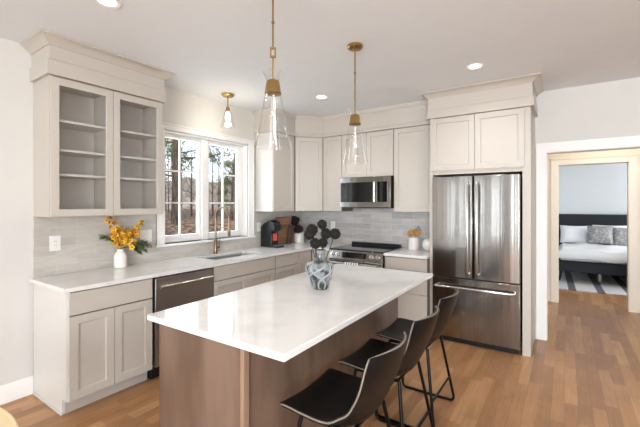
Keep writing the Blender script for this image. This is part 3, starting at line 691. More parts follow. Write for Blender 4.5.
# ------------------------------------------------------------------ pendants, sink light, recessed lights
def pendant(x, y, label):
    p = empty('pendant_light', (x, y, H), label, 'pendant lamp', 'brass pendant lamps over the island')
    c = (x, y)
    MB().lathe([(0, H-.001), (.062, H-.001), (.062, H-.018), (.054, H-.026), (.012, H-.028), (0, H-.028)], c, 28).build('canopy', BRASS, p)
    m = MB().tube([(x, y, H-.027), (x, y, 2.385)], .0055, 10).tube([(x, y, 2.33), (x, y, 2.19)], .0055, 10).lathe([(.0, 2.52), (.009, 2.522), (.009, 2.534), (0, 2.536)], c, 12)
    m.build('rod', BRASS, p)
    w_ = .017; MB().box(x-w_, x+w_, y-.006, y+.006, 2.376, 2.386).box(x-w_, x+w_, y-.006, y+.006, 2.329, 2.339).box(x-w_, x-w_+.009, y-.006, y+.006, 2.339, 2.376).box(x+w_-.009, x+w_, y-.006, y+.006, 2.339, 2.376).build('link', BRASS, p)
    MB().lathe([(0, 2.196), (.034, 2.196), (.036, 2.192), (.047, 2.128), (.049, 2.122), (.046, 2.120), (.030, 2.120), (0, 2.15)], c, 28).build('socket_cup', BRASS, p)
    out = [(.036, 2.20), (.042, 2.215), (.058, 2.245)]
    MB().lathe(out+[(r-.0025, z) for r, z in out[::-1]], c, 32, close=True).build('glass_collar', SHADEG, p)
    out = [(.046, 2.118), (.058, 2.06), (.072, 1.98), (.086, 1.90), (.103, 1.82)]
    MB().lathe(out+[(r-.003, z) for r, z in out[::-1]], c, 40, close=True).build('glass_shade', SHADEG, p)
    MB().lathe([(0, 2.12), (.013, 2.118), (.013, 2.09), (.022, 2.05), (.024, 2.02), (.018, 1.995), (0, 1.985)], c, 18).build('bulb', glass_mat('bulb_glass', (1,.97,.92,1), 2.0, .05), p)
    return p
pendant(2.12, .4525, 'clear glass and brass pendant lamp over the near half of the island').rotation_euler = (0, 0, math.radians(42))
pendant(2.125, 1.409, 'clear glass and brass pendant lamp over the far half of the island, near the range').rotation_euler = (0, 0, math.radians(112))
# small ceiling light above the sink
x, y = .325, 1.71
sl = empty('semi_flush_light', (x, y, H), 'small brass ceiling light with lit bulb and clear glass above the sink', 'ceiling lamp')
MB().lathe([(0, H-.001), (.072, H-.001), (.072, H-.014), (.055, H-.028), (.012, H-.034), (0, H-.034)], (x, y), 28).build('canopy', BRASS, sl)
MB().tube([(x, y, H-.03), (x, y, 2.60)], .007, 10).lathe([(0, 2.605), (.016, 2.60), (.018, 2.585), (.024, 2.575), (.024, 2.55), (.02, 2.545), (0, 2.545)], (x, y), 20).build('socket', BRASS, sl)
MB().lathe([(0, 2.544), (.014, 2.54), (.018, 2.52), (.026, 2.49), (.026, 2.47), (.018, 2.445), (0, 2.435)], (x, y), 20).build('bulb', mat('warm_bulb', (1,.85,.62,1), .4, emit=((1,.85,.62,1), 14)), sl)
out = [(.03, 2.56), (.038, 2.545), (.052, 2.49), (.066, 2.43), (.082, 2.365)]
MB().lathe(out+[(r-.003, z) for r, z in out[::-1]], (x, y), 32, close=True).build('glass_shade', SHADEG, sl)
light('sink_lamp_light', 'POINT', (x, y, 2.40), (0,0,0), 2.2, (1,.90,.74), .04)
def recessed(x, y, label, power=30):
    r = empty('recessed_light', (x, y, H), label, 'recessed ceiling light', 'recessed ceiling lights')
    MB().lathe([(.052, H+.001), (.052, H-.002), (.074, H-.006), (.076, H-.001), (.076, H+.001)], (x, y), 28, close=True).build('trim_ring', TRIM, r)
    MB().lathe([(0, H-.001), (.0515, H-.001), (.0515, H+.001), (0, H+.001)], (x, y), 24).build('lens', LAMP, r)
    light('recessed_lamp', 'SPOT', (x, y, H-.02), (0,0,0), power, (.93,.965,1), .06, spot=math.radians(150), blend=1)
recessed(2.815, 2.396, 'round recessed light in the ceiling in front of the refrigerator')
recessed(1.144, 2.394, 'round recessed light in the ceiling in front of the corner wall cabinet')
recessed(1.167, .006, 'round recessed light in the ceiling near the glass door cabinet, at the top edge', 13)
recessed(2.95, .006, 'round recessed light in the ceiling over the near end of the island')
recessed(1.167, -2.4, 'round recessed light in the ceiling behind the dining table', 14)
recessed(4.9, -2.4, 'round recessed light in the ceiling behind the camera')
recessed(4.9, 1.2, 'round recessed light in the ceiling right of the island')

# ------------------------------------------------------------------ outlets and switches
def plate(loc, axis, w_, h_, label, kind, gangs=1):
    x, y, z = loc; p = empty(kind, loc, label, 'switch' if 'switch' in kind else 'outlet')
    def bx(a0, a1, z0, z1, d0, d1):
        return MB().box(x+d0, x+d1, y+a0, y+a1, z+z0, z+z1) if axis == 'x' else MB().box(x+a0, x+a1, y-d1, y-d0, z+z0, z+z1)
    bx(-w_/2, w_/2, -h_/2, h_/2, 0, .005).build('cover', PLASTW, p, bevel=.0015)
    for g in range(gangs):
        c = (g-(gangs-1)/2)*.046
        q = bx(c-.017, c+.017, -.034, .034, .0052, .0075).build('rocker' if 'switch' in kind else 'socket', PLASTW, p, bevel=.001)
        if 'switch' not in kind:
            a = bx(c-.007, c-.005, .010, .020, .0076, .0079); 
            for dz in (.010, -.022):
                for s in (-.007, .005):
                    t_ = bx(c+s, c+s+.002, dz, dz+.010, .0076, .0079); a.add(t_.v, t_.f)
            a.build('slot', BLACK, q)
plate((.0085, .145, 1.175), 'x', .08, .125, 'white wall outlet on the grey tile below the glass cabinet', 'wall_outlet')
plate((.0085, .925, 1.178), 'x', .125, .125, 'white double switch plate on the grey tile beside the yellow flowers', 'light_switch', 2)
plate((.0085, 2.54, 1.185), 'x', .075, .12, 'white wall outlet on the tile between the window and coffee machine', 'wall_outlet')
plate((.585, YB-.0085, 1.18), 'y', .075, .12, 'white wall outlet on the tile left of the range, behind the black ball stems', 'wall_outlet')

# ------------------------------------------------------------------ things on the counters
# coffee machine
cm = empty('coffee_machine', (.2, 2.75, .914), 'black pod coffee machine on the counter right of the window', 'coffee machine')
CM = mat('coffee_black', rgb(20, 22, 26), .3)
y0, y1 = 2.555, 2.695
def arch(x0, x1, z0, z1, r=.02):
    return [(x0, z0), (x1, z0), (x1, z1-r), (x1-r*.3, z1-r*.3), (x1-r, z1), (x0+r, z1), (x0+r*.3, z1-r*.3), (x0, z1-r)]
def ext_y(poly, y0, y1):
    m = MB(); k = len(poly); return m.add([(x, y0, z) for x, z in poly]+[(x, y1, z) for x, z in poly], [tuple(range(k)), tuple(range(k, 2*k))[::-1]]+[(i, (i+1) % k, (i+1) % k+k, i+k) for i in range(k)])
ext_y([(.06,.9145),(.33,.9145),(.33,.94),(.235,.94),(.225,.955),(.225,1.13),(.275,1.14),(.275,1.20),(.25,1.25),(.21,1.27),(.10,1.245),(.06,1.22)], y0, y1).build('housing', CM, cm, bevel=.006)
MB().box(.24, .326, y0+.012, y1-.012, .9405, .946).build('drip_tray', STEELD, cm)
MB().tube([(.25, (y0+y1)/2, 1.132), (.25, (y0+y1)/2, 1.10)], .014, 12).build('spout', BLACK, cm)
MB().box(.2255, .229, y0+.03, y1-.03, 1.0, 1.10).build('label', mat('red_sticker', rgb(214, 84, 74), .5), cm)
ext_y([(.12,1.252),(.205,1.272),(.21,1.285),(.12,1.268)], y0+.03, y1-.03).build('lever', BLACK, cm, bevel=.003)
MB().box(.02, .058, y0+.01, y1-.01, .9145, 1.20).build('water_tank', glass_mat('smoked_tank', (.35,.38,.42,1), 1.5), cm)
# cutting board leaning on the wall
WOODB = mat('walnut_board', rgb(118, 88, 66), .45, noise=((2,2,28), 5, rgb(150, 116, 88), .4, .65))
th = math.radians(10)
m = MB().prism(rrect(0, .40, -.18, .18, .03), 0, .022); o = m.build('cutting_board', WOODB, bevel=.003)
o.data.transform(Matrix.Rotation(-(PI/2-th), 4, 'Y')); o.location = (.088, 2.90, .9155)
tag(o, 'brown wooden cutting board leaning against the tile beside the coffee machine', 'cutting board')
o2 = MB().prism(rrect(0, .27, -.06, .06, .02)+[], 0, .018).build('cutting_board', mat('dark_board', rgb(74, 52, 38), .45, noise=((2,2,28), 5, rgb(95, 66, 46), .4, .65)), bevel=.003)
o2.data.transform(Matrix.Rotation(-(PI/2-th), 4, 'Y')); o2.location = (.13, 3.06, .9155)
tag(o2, 'small dark wooden board leaning in front of the larger cutting board', 'cutting board')
# ball stem bundles
BALL = mat('black_dried_flower', rgb(22, 20, 20), .9, noise=((90,90,90), 2, rgb(70, 62, 57), .5, .68)); STEMM = mat('dark_stem', rgb(60, 54, 40), .8)
def ball_proto_mesh(r, seed):
    random.seed(seed); m = MB(); m.sphere((0,0,0), r*.78, 12, 8)
    for k in range(150):
        z = 1-2*(k+.5)/150; a = k*2.39996; q = math.sqrt(1-z*z); d = Vector((q*math.cos(a), q*math.sin(a), z))
        a1 = d.orthogonal().normalized(); b1 = d.cross(a1); rr = r*(.9+.22*random.random()); w_ = r*.06
        c0 = d*r*.72; c1 = d*rr
        m.add([c0+a1*w_, c0+b1*w_, c0-a1*w_, c0-b1*w_, c1+a1*w_*1.3, c1+b1*w_*1.3, c1-a1*w_*1.3, c1-b1*w_*1.3], [(0,1,5,4),(1,2,6,5),(2,3,7,6),(3,0,4,7),(4,5,6,7)])
    return m
R = Vector((math.cos(math.radians(34.2)), math.sin(math.radians(34.2)), 0)); F = Vector((-R.y, R.x, 0))
def ball_stem(base, top, r, label, group, seed):
    root = empty('black_ball_flower', top, label, 'dried flower', group)
    m = ball_proto_mesh(r, seed); 
    for i, v in enumerate(m.v): m.v[i] = v+Vector(top)
    m.build('flower_head', BALL, root)
    b = Vector(base); tp = Vector(top); mid = (b+tp)/2+Vector((0,0,.02))
    MB().tube([b, bez(b, mid, tp, .5), tp-(tp-mid).normalized()*r*.7], .003, 6).build('stem', STEMM, root)
# island vase
VX, VY = 2.088, .975
vz = empty('glass_vase', (VX, VY, .914), 'grey glass vase wrapped in pale crossing bands on the island', 'vase')
VG = bpy.data.materials.new('grey_vase_glass'); VG.use_nodes = True; b = VG.node_tree.nodes['Principled BSDF']
VG = mat('grey_vase_glass', rgb(140, 142, 143), .1, noise=((22,22,16), 5, rgb(62, 64, 66), .42, .58), trans=.12, spec=.6)
prof = [(.0, .915), (.050, .915), (.054, .920), (.060, .945), (.078, 1.00), (.093, 1.045), (.096, 1.065), (.088, 1.085), (.060, 1.102), (.040, 1.115), (.034, 1.135), (.034, 1.165), (.040, 1.182)]
inner = [(.036, 1.182), (.030, 1.163), (.030, 1.137), (.036, 1.118), (.056, 1.098), (.083, 1.080), (.090, 1.063), (.086, 1.045), (.072, 1.00), (.054, .948), (.046, .925), (0, .924)]
MB().lathe(prof+inner, (VX, VY), 36).build('body', VG, vz)
BAND = mat('pale_vase_band', rgb(150, 152, 153), .2)
def vr(z):
    for (r0, z0), (r1, z1) in zip(prof[2:], prof[3:]):
        if z0 <= z <= z1: return r0+(r1-r0)*(z-z0)/(z1-z0)
    return .05
for k in range(4):
    for s in (-1, 1):
        pts = []
        for i in range(17):
            z = .922+(.172)*i/16; a = 2*PI*k/4+s*(1.2+.35*((k*7)%3))*i/16+.45*s+.3*math.sin(i*.4+k); r = vr(z)+.0015
            pts.append((VX+r*math.cos(a), VY+r*math.sin(a), z))
        MB().tube(pts, [.0045+.003*math.sin(PI*i/16) for i in range(17)], 6).build('band', BAND, vz)
V0 = Vector((VX, VY, .914))
def rel(base, du, dv, ppm, df=0): return Vector(base)+R*(du/ppm)+Vector((0,0,dv/ppm))+F*df
heads = [(2, 64, .034, 0, 'highest black ball flower in the island vase'), (-8, 58.5, .041, .03, 'black ball flower at the upper left of the island vase'),
         (-10.5, 54, .036, -.03, 'leftmost black ball flower in the island vase'), (6, 54.5, .038, .02, 'black ball flower right of centre in the island vase'),
         (15, 54.7, .038, 0, 'rightmost black ball flower, leaning out of the island vase'), (-4.7, 45.5, .038, -.03, 'low black ball flower hanging at the front left of the island vase rim'),
         (2.8, 45.5, .034, .02, 'low black ball flower sitting just above the island vase rim')]
for i, (du, dv, r, df, lb) in enumerate(heads):
    ball_stem((VX+.014*math.cos(i*.9), VY+.014*math.sin(i*.9), .94), rel(V0, du, dv, 144.6, df), r, lb, 'black ball flowers in the island vase', 11+i)
# pot with two ball flowers on the back counter
PX, PY = .135, 3.28
MB_pot = MB().lathe([(0, .915), (.068, .915), (.072, .92), (.072, 1.07), (.070, 1.074), (.066, 1.072), (.064, .93), (0, .928)], (PX, PY), 28)
tag(MB_pot.build('ceramic_pot', CERAM, origin=(PX, PY, .914)), 'white cylindrical pot holding black ball flowers in the counter corner', 'pot')
P0 = Vector((PX, PY, .914))
ball_stem((PX-.02, PY, .935), rel(P0, -4.3, 22, 66, 0), .075, 'upper black ball flower in the white pot in the corner', 'black ball flowers in the corner pot', 31)
ball_stem((PX+.01, PY-.01, .935), rel(P0, -.5, 13.5, 66, -.05), .072, 'lower black ball flower in the white pot in the corner', 'black ball flowers in the corner pot', 32)
# crock with wooden utensils
KX, KY = 1.87, 3.45
tag(MB().lathe([(0, .915), (.068, .915), (.072, .92), (.072, 1.066), (.070, 1.07), (.066, 1.068), (.064, .93), (0, .928)], (KX, KY), 30).build('utensil_crock', mat('speckled_crock', rgb(222, 214, 206), .4, noise=((90,90,90), 2, rgb(196, 186, 176), .6, .7)), origin=(KX, KY, .914)), 'white ceramic utensil crock on the short counter by the refrigerator', 'crock')
UT = mat('light_utensil_wood', rgb(186, 132, 72), .5)
for i, (dx, dy, lb) in enumerate(((-.05, .0, 'leftmost wooden spoon in the utensil crock'), (-.022, -.02, 'second wooden spoon from the left in the utensil crock'), (.005, .015, 'middle wooden spoon in the utensil crock'), (.03, -.01, 'second wooden spoon from the right in the utensil crock'), (.052, .01, 'rightmost wooden spoon in the utensil crock'))):
    u_ = empty('wooden_spoon', (KX+dx, KY+dy, .93), lb, 'wooden spoon', 'wooden spoons in the crock')
    tp = Vector((KX+dx*1.15, KY+dy, 1.10+.012*(i % 3)))
    MB().tube([(KX+dx*.4, KY+dy*.4, .935), tp], .005, 8).build('handle', UT, u_)
    MB().sphere((tp.x+dx*.05, tp.y, tp.z+.02), .026, 12, 8, (1, .45, 1.25)).build('bowl', UT, u_)
wk = empty('whisk', (KX+.04, KY+.035, .93), 'wire whisk standing at the back of the utensil crock', 'whisk')
MB().tube([(KX+.01, KY+.01, .935), (KX+.055, KY+.03, 1.11)], .005, 8).build('handle', STEELH, wk)
m = MB()
for k in range(5):
    a = PI*k/5; m.tube([(KX+.055+.030*math.sin(PI*i/10)*math.cos(a)*(1 if 1 else 0), KY+.03+.030*math.sin(PI*i/10)*math.sin(a), 1.11+.10*i/10) for i in range(11)], .0015, 5)
    m.tube([(KX+.055-.030*math.sin(PI*i/10)*math.cos(a), KY+.03-.030*math.sin(PI*i/10)*math.sin(a), 1.11+.10*i/10) for i in range(11)], .0015, 5)
m.build('wires', STEELH, wk)
tag(MB().lathe([(0, .915), (.035, .915), (.062, .935), (.078, .97), (.080, .995), (.072, 1.03), (.05, 1.058), (.022, 1.068), (.020, 1.068), (.018, 1.06), (0, 1.055)], (2.075, 3.42), 30).build('round_vase', CERAM, origin=(2.075, 3.42, .914)), 'round white ceramic vase beside the refrigerator panel', 'vase')

# white bottle vase with yellow branches
BX, BY = .10, .628
tag(MB().lathe([(0, .915), (.048, .915), (.054, .92), (.055, .935), (.055, 1.01), (.050, 1.035), (.036, 1.055), (.029, 1.065), (.029, 1.085), (.025, 1.085), (.024, 1.066), (.046, 1.03), (.050, .94), (0, .925)], (BX, BY), 30).build('bottle_vase', CERAM, origin=(BX, BY, .914)), 'small white ceramic bottle vase with yellow flowers on the counter', 'vase')
YEL = mat('yellow_petal', rgb(236, 190, 62), .6, noise=((30,30,30), 2, rgb(212, 146, 36), .4, .6)); YC = mat('flower_heart', rgb(110, 66, 20), .8)
GRN = mat('fern_green', rgb(108, 124, 76), .7, noise=((20,20,20), 2, rgb(54, 72, 44), .4, .6)); TWIG = mat('twig_brown', rgb(104, 82, 50), .8)
random.seed(5)
def flower(mp, mh, c, r):
    d = Vector((random.uniform(.0, 1), random.uniform(-1, .6), random.uniform(-.4, 1))).normalized(); a = d.orthogonal().normalized(); b = d.cross(a)
    for k in range(5):
        t = 2*PI*k/5; u = a*math.cos(t)+b*math.sin(t); v = d.cross(u)
        mp.add([c, c+u*r*.55+v*r*.38+d*r*.15, c+u*r+d*r*.30, c+u*r*.55-v*r*.38+d*r*.15, c+u*r*.5+d*r*.02], [(0,3,4),(0,4,1),(3,2,4),(4,2,1)])
    mh.sphere(c+d*r*.12, r*.2, 6, 4)
VT = Vector((BX, BY, 1.08))
branches = [((.11, .500, 1.385), 8, .02, 'tallest yellow flowering branch, leaning left out of the white vase'), ((.13, .835, 1.34), 5, .018, 'yellow flowering branch reaching far right out of the white vase'),
            ((.16, .56, 1.29), 14, .045, 'yellow flowering branch in the upper left of the white vase'), ((.17, .63, 1.24), 18, .055, 'full yellow flowering branch in the middle of the white vase'),
            ((.17, .70, 1.22), 16, .05, 'yellow flowering branch just right of centre in the white vase'), ((.2, .64, 1.17), 16, .045, 'short yellow flowering branch low over the white vase rim'),
            ((.12, .77, 1.26), 8, .03, 'yellow flowering branch between the middle and the far right one')]
for tip, nfl, spread, lb in branches:
    root = empty('yellow_flower_branch', (BX, BY, 1.08), lb, 'flower', 'yellow flowering branches in the white vase')
    tip = Vector(tip); base = Vector((BX+random.uniform(-.008,.008), BY+random.uniform(-.008,.008), .95)); md = VT+(tip-VT)*.4+Vector((0,0,.05))
    pts = [base, VT+Vector((random.uniform(-.006,.006), random.uniform(-.006,.006), 0))]+[bez(VT, md, tip, i/8) for i in range(1, 9)]
    MB().tube(pts, .0022, 5).build('stem', TWIG, root)
    mp, mh = MB(), MB()
    nfl = int(nfl*1.7)
    for i in range(nfl):
        t = .35+.65*(i+1)/nfl; c = bez(VT, md, tip, t)+Vector((random.gauss(0,1)*spread*.6, random.gauss(0,1)*spread*.6, random.gauss(0,1)*spread*.6))
        c.x = max(c.x, .035); c.z = min(c.z, 1.385); flower(mp, mh, c, random.uniform(.022, .034))
    tag(mp.build('petals', YEL, root), kind='stuff'); tag(mh.build('hearts', YC, root), kind='stuff')
ferns = [((.10, .47, 1.20), 'dark fern sprig sticking out to the left of the white vase'), ((.17, .83, 1.06), 'dark fern sprig drooping to the right of the white vase'), ((.13, .85, 1.13), 'upper right dark fern sprig under the yellow flowers'), ((.22, .77, 1.10), 'dark fern sprig drooping forward over the counter'), ((.15, .79, 1.04), 'lowest dark fern sprig hanging beside the white vase'), ((.16, .88, 1.09), 'longest dark fern sprig reaching right below the switch plate')]
for tip, lb in ferns:
    root = empty('fern_sprig', (BX, BY, 1.08), lb, 'fern', 'fern sprigs in the white vase')
    tip = Vector(tip); md = VT+(tip-VT)*.5+Vector((0,0,.06)); m = MB()
    MB().tube([(BX, BY, .95), VT]+[bez(VT, md, tip, i/8) for i in range(1, 9)], .0018, 5).build('stem', GRN, root)
    for i in range(70):
        t = .25+.75*i/69; c = bez(VT, md, tip, t); d = (bez(VT, md, tip, min(1, t+.02))-bez(VT, md, tip, t-.02)).normalized(); sd = d.cross(Vector((0,0,1))).normalized()
        L = random.uniform(.05,.085)*math.sin(PI*min(1, .15+.85*(1-(t-.3)/.75)))
        for s in (-1, 1):
            u = (sd*s+d*.6+Vector((random.uniform(-.3,.3),0,random.uniform(-.7,.7)))).normalized(); v = u.orthogonal().normalized()*.0028
            m.add([c, c+u*L*.5+v, c+u*L, c+u*L*.5-v], [(0,1,2,3)])
    tag(m.build('leaves', GRN, root), kind='stuff')

# ------------------------------------------------------------------ round table at the lower left
tb = empty('round_table', (1.835, -1.24, 0), 'round pale oak dining table, its edge showing at the lower left corner', 'table')
OAK = mat('pale_oak', rgb(232, 212, 168), .35, noise=((3,40,3), 4, rgb(222, 198, 150), .4, .7))
MB().lathe([(0, .712), (.585, .712), (.60, .722), (.60, .736), (.594, .742), (0, .742)], (1.835, -1.24), 96).build('tabletop', OAK, tb)
MB().lathe([(.0, .711), (.10, .711), (.05, .66), (.045, .12), (.10, .05), (.28, .025), (.28, 0), (0, 0)], (1.835, -1.24), 40).build('pedestal', OAK, tb)

# ------------------------------------------------------------------ bedroom
bd_ = empty('bed', (4.25, 8.1, 0), 'bed with dark upholstered headboard and frame under white bedding, in the far bedroom', 'bed')
NAVY = mat('charcoal_upholstery', rgb(34, 37, 43), .85); LINEN = mat('white_linen', rgb(226, 226, 228), .85, bump=((7,7,7), .5, .03))
MB().box(3.30, 5.25, 9.0, 9.13, .15, 1.27).build('headboard', NAVY, bd_, bevel=.02)
MB().box(3.36, 5.19, 7.2, 8.999, .22, .42).build('frame', NAVY, bd_, bevel=.015)
MB().box(3.40, 5.15, 7.26, 8.99, .421, .55).build('mattress', LINEN, bd_, bevel=.03)
for x in (3.42, 5.12):
    for y in (7.3, 8.9): MB().tube([(x, y, .225), (x-.03 if x < 4 else x+.03, y, .0225)], [.028, .016], 10).build('leg', NAVY, bd_)
MB().tube([(4.03, 7.65, .22), (4.03, 7.65, .0225)], .025, 12).build('leg', mat('pale_leg', rgb(205, 195, 178), .5), bd_)
random.seed(3)
m = MB(); nx, ny = 36, 30; vs = []
for j in range(ny+1):
    for i in range(nx+1):
        x = 3.33+1.89*i/nx; y = 7.14+1.55*j/ny; z = .64+.012*math.sin(x*5+y*3)+.01*math.sin(x*11-y*4)
        e = min(i, nx-i, j)/2.0
        if e < 1: z -= .16*(1-e)**1.5*1.0
        vs.append((x, y, z))
top = [((j*(nx+1)+i), (j*(nx+1)+i+1), ((j+1)*(nx+1)+i+1), ((j+1)*(nx+1)+i)) for j in range(ny) for i in range(nx)]
o = m.add(vs, top).build('duvet', LINEN); md = o.modifiers.new('t', 'SOLIDIFY'); md.thickness = .04; md.offset = -1
tag(o, 'white duvet spread over the bed in the far bedroom', 'duvet')
def pillow(cx, cy, cz, w_, h_, d_, m_, label, rot):
    m = MB(); n = 14; vs = []; 
    for s in (1, -1):
        for j in range(n+1):
            for i in range(n+1):
                u, v = 2*i/n-1, 2*j/n-1; t = d_/2*((1-u**4)*(1-v**4))**.6; pin = 1-.06*(1-abs(u))*0-.05*(abs(u*v))
                px = u*w_/2*(1-.07*(1-v*v)*0+.0)*(1-.06*(1-abs(v)**2)); pz = v*h_/2*(1-.06*(1-abs(u)**2))
                vs.append((px, -s*t, pz))
    W = n+1; k = W*W; fs = []
    for j in range(n):
        for i in range(n): a = j*W+i; fs += [(a, a+1, a+W+1, a+W), (a+k, a+W+k, a+W+1+k, a+1+k)]
    edge = list(range(W))+[j*W+n for j in range(1, W)]+[n*W+i for i in range(n-1, -1, -1)]+[j*W for j in range(n-1, 0, -1)]
    for a, b in zip(edge, edge[1:]+edge[:1]): fs.append((a, b, b+k, a+k))
    o = m.add(vs, fs).build('pillow', m_); o.rotation_euler = rot; o.location = (cx, cy, cz)
    tag(o, label, 'pillow', 'pillows on the far bed')
GRYP = mat('grey_woven', rgb(134, 132, 132), .9, noise=((26,26,26), 4, rgb(168, 166, 166), .45, .6))
pillow(3.64, 8.72, .83, .52, .41, .16, LINEN, 'white pillow at the left end of the row on the far bed', (-.35, 0, 0))
pillow(4.09, 8.56, .85, .44, .41, .14, GRYP, 'grey patterned pillow in the middle of the row on the far bed', (-.38, 0, 0))
pillow(4.50, 8.66, .82, .44, .41, .14, GRYP, 'grey patterned pillow at the right of the row, beside the doorway edge', (-.38, 0, .05))
pillow(4.27, 8.84, .86, .60, .38, .14, LINEN, 'white pillow standing behind the two grey pillows', (-.22, 0, 0))
def rug_mat():
    m = mat('striped_shag', rgb(206, 204, 202), .95); nt = m.node_tree; b = nt.nodes['Principled BSDF']; N = nt.nodes; L = nt.links
    tc = N.new('ShaderNodeTexCoord'); mp = N.new('ShaderNodeMapping'); mp.inputs['Rotation'].default_value = (0, 0, math.radians(-2)); L.new(tc.outputs['Object'], mp.inputs[0])
    sp = N.new('ShaderNodeSeparateXYZ'); L.new(mp.outputs[0], sp.inputs[0])
    nz = N.new('ShaderNodeTexNoise'); nz.inputs['Scale'].default_value = 40; L.new(tc.outputs['Object'], nz.inputs[0])
    a = N.new('ShaderNodeMath'); a.operation = 'MULTIPLY_ADD'; L.new(nz.outputs[0], a.inputs[0]); a.inputs[1].default_value = .04; L.new(sp.outputs[0], a.inputs[2])
    d = N.new('ShaderNodeMath'); d.operation = 'DIVIDE'; L.new(a.outputs[0], d.inputs[0]); d.inputs[1].default_value = .40
    f = N.new('ShaderNodeMath'); f.operation = 'FRACT'; L.new(d.outputs[0], f.inputs[0])
    r = N.new('ShaderNodeValToRGB'); r.color_ramp.interpolation = 'CONSTANT'; e = r.color_ramp.elements; e[0].position = 0; e[0].color = rgb(228, 226, 224); e[1].position = .72; e[1].color = rgb(104, 104, 108)
    L.new(f.outputs[0], r.inputs[0]); n2 = N.new('ShaderNodeMixRGB'); n2.blend_type = 'MULTIPLY'; n2.inputs[0].default_value = .5; L.new(r.outputs[0], n2.inputs[1]); L.new(nz.outputs[0], n2.inputs[2]); L.new(n2.outputs[0], b.inputs['Base Color'])
    bp = N.new('ShaderNodeBump'); bp.inputs['Strength'].default_value = .6; bp.inputs['Distance'].default_value = .01; L.new(nz.outputs[0], bp.inputs['Height']); L.new(bp.outputs[0], b.inputs['Normal']); return m
tag(MB().box(3.0, 5.5, 6.56, 8.85, .0005, .022).build('area_rug', rug_mat(), origin=(3.22, 7.7, 0), bevel=.006), 'white shag rug with dark stripes under the far bed', 'rug')

# ------------------------------------------------------------------ outside
random.seed(21)
def gz(x, y):
    d = -x; s = max(0, min(1, (d-.5)/7)); return -.35+1.0*s+.09*math.sin(x*.9+y*.5)*s+.07*math.sin(x*.37-y*.8)*s
m = MB(); nx, ny = 60, 60; vs = []
for i in range(nx+1):
    for j in range(ny+1):
        x = -.2-44*(i/nx)**1.5; y = -14+66*j/ny; vs.append((x, y, gz(x, y)+random.uniform(-.03, .03)*(1 if i > 2 else 0)))
LITTER = mat('leaf_litter', rgb(150, 112, 80), .95, noise=((5,5,5), 9, rgb(52, 38, 28), .44, .54), bump=((14,14,14), 1, .06))
struct('ground', m.add(vs, [(i*(ny+1)+j, i*(ny+1)+j+1, (i+1)*(ny+1)+j+1, (i+1)*(ny+1)+j) for i in range(nx) for j in range(ny)]), LITTER)
m = MB(); vs = []
for i in range(9):
    for j in range(61):
        x = -44-8*i; y = -40+2.4*j; vs.append((x, y, (gz(-44, y) if i == 0 else .6+1.15*i+.9*math.sin(j*.5+i)+.5*math.sin(j*1.3))))
struct('ground_hill', m.add(vs, [(i*61+j, i*61+j+1, (i+1)*61+j+1, (i+1)*61+j) for i in range(8) for j in range(60)]), mat('far_woods', rgb(150, 134, 118), 1, noise=((1.2,1.2,.4), 8, rgb(112, 96, 82), .4, .6)))
BARK = mat('grey_brown_bark', rgb(88, 72, 60), .9, noise=((12,12,2), 6, rgb(48, 38, 31), .4, .62)); BARKP = mat('pale_bark', rgb(158, 144, 128), .9, noise=((12,12,3), 6, rgb(120, 104, 88), .4, .62))
NEEDLE = mat('olive_needles', rgb(118, 122, 60), .8, noise=((2.5,2.5,2.5), 3, rgb(72, 82, 38), .4, .6))
def tree_mb(h, r, nb, lo=.3, up=.5, sub=3, lean=(0,0)):
    m = MB(); tips = []
    pts = [Vector((lean[0]*t*t+random.gauss(0, r*.35)*(0 if i == 0 else 1), lean[1]*t*t+random.gauss(0, r*.35)*(0 if i == 0 else 1), h*t-.15)) for i, t in enumerate([0,.15,.3,.5,.7,.85,1])]
    m.tube(pts, [r*1.25, r, r*.88, r*.7, r*.48, r*.28, r*.08], 8)
    for k in range(nb):
        t = lo+(1-lo)*(k+random.random())/nb; f = t*6; z = h*t-.15; base = Vector((lean[0]*t*t, lean[1]*t*t, z)); a = random.uniform(0, 2*PI); L = h*.30*(1.15-t)*random.uniform(.7, 1.2)+.3
        d = Vector((math.cos(a), math.sin(a), up*random.uniform(.3, 1.3))); p = [base, base+d*L*.4, base+d*L*.75+Vector((0,0,L*.06)), base+d*L+Vector((0,0,L*.16))]
        rb = r*.34*(1.1-t); m.tube(p, [rb, rb*.7, rb*.45, rb*.12], 5); tips.append(p)
        for q in range(sub):
            s = random.uniform(.3, .95); c = base+d*L*s; dd = (d+Vector((random.uniform(-1,1), random.uniform(-1,1), random.uniform(-.2,.9)))).normalized()*L*random.uniform(.25, .5)
            m.tube([c, c+dd*.6, c+dd+Vector((0,0,.05*L))], [rb*.45, rb*.3, rb*.08], 4); tips.append([c, c+dd*.6, c+dd, c+dd])
    return m, tips
def foliage(tips, dens, size, spread, keep=1.0):
    m = MB()
    for p in tips:
        if random.random() > keep: continue
        for k in range(dens):
            t = random.uniform(.35, 1.05); c = p[0].lerp(p[-1], t)+Vector((random.gauss(0,spread), random.gauss(0,spread), random.gauss(0,spread*.6)))
            a = Vector((random.uniform(-1,1), random.uniform(-1,1), random.uniform(-1,1))).normalized()*size; b = a.orthogonal().normalized()*size*.35
            m.add([c-a, c+b, c+a, c-b], [(0,1,2,3)])
    return m
def plant_tree(mt, mf, x, y, rz, sc, label, cat='tree', group=None, bark=BARK, leaf=NEEDLE, name='bare_tree'):
    root = empty(name, (0,0,0), label, cat, group); mt.build('trunk', bark, root)
    if mf: tag(mf.build('foliage', leaf, root, smooth=False), kind='stuff')
    root.location = (x, y, gz(x, y)); root.rotation_euler = (0, 0, rz); root.scale = (sc,)*3; return root
mt, tips = tree_mb(11, .13, 34, .16, .12, 3)
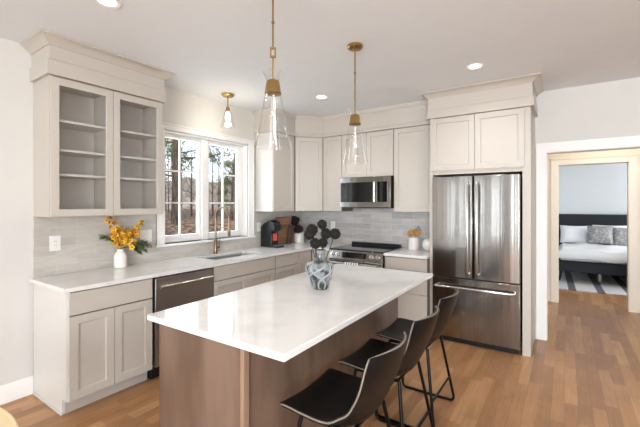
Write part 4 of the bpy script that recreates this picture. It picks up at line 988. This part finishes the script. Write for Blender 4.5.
plant_tree(mt, foliage(tips, 46, .09, .22), -9.0, 7.35, .4, 1, 'big pine with a thick trunk seen through the left sash', bark=BARK, name='pine_tree')
mt, tips = tree_mb(13, .16, 24, .3, .2, 3)
plant_tree(mt, foliage(tips, 34, .11, .25), -15, 11.3, 1.4, 1, 'pine behind the big pine, left part of the window', name='pine_tree')
mt, tips = tree_mb(9, .10, 18, .42, .3, 3)
plant_tree(mt, foliage(tips, 16, .09, .2, .5), -12.2, 13.6, 2.2, 1, 'thin pine with sparse needles at the right edge of the right sash', name='pine_tree')
mt, tips = tree_mb(8, .085, 14, .16, .9, 4, (.5, 1.1))
plant_tree(mt, None, -11, 12.0, .2, 1, 'forked bare tree leaning right, seen through the right sash', name='bare_tree')
mt, tips = tree_mb(7, .05, 16, .15, .8, 4)
plant_tree(mt, None, -11.5, 9.3, 0, 1, 'slim bare tree beside the mullion, seen through the left sash', bark=BARKP)
mt, tips = tree_mb(3.6, .03, 18, .1, .8, 4)
plant_tree(mt, foliage(tips, 26, .10, .2), -19, 19.3, 0, 1.15, 'low olive green bush tree in the middle distance, right sash', name='evergreen_bush')
mt, tips = tree_mb(3.2, .03, 18, .1, .8, 4)
plant_tree(mt, foliage(tips, 26, .10, .2), -19, 22.0, 1, 1.2, 'wide olive green bush tree right of the other one, right sash', name='evergreen_bush')
protos = []
for k in range(4):
    mt, tips = tree_mb(9, .075, 16, .18, .8, 4); protos.append(plant_tree(mt, None, 0, 0, 0, 1, 'bare grey tree in the woods beyond the window', group='bare trees of the far woods', bark=BARKP if k % 2 else BARK))
n = 0; used = [0]*4
tries = 0
spots = []
while n < 46 and tries < 6000:
    tries += 1
    x = -random.uniform(14, 42); sl = random.uniform(.52, 1.05); y = -1.1+(3.5-x)*sl
    if any((x-a)**2+(y-b)**2 < 6 for a, b in spots): continue
    spots.append((x, y))
    k = n % 4; o = protos[k] if not used[k] else copy_tree(protos[k]); used[k] = 1
    o.location = (x, y, gz(x, y)-.1); o.rotation_euler = (0, 0, random.uniform(0, 6.28)); s = random.uniform(.55, .95); o.scale = (s, s, s*random.uniform(.8, 1.0)); n += 1
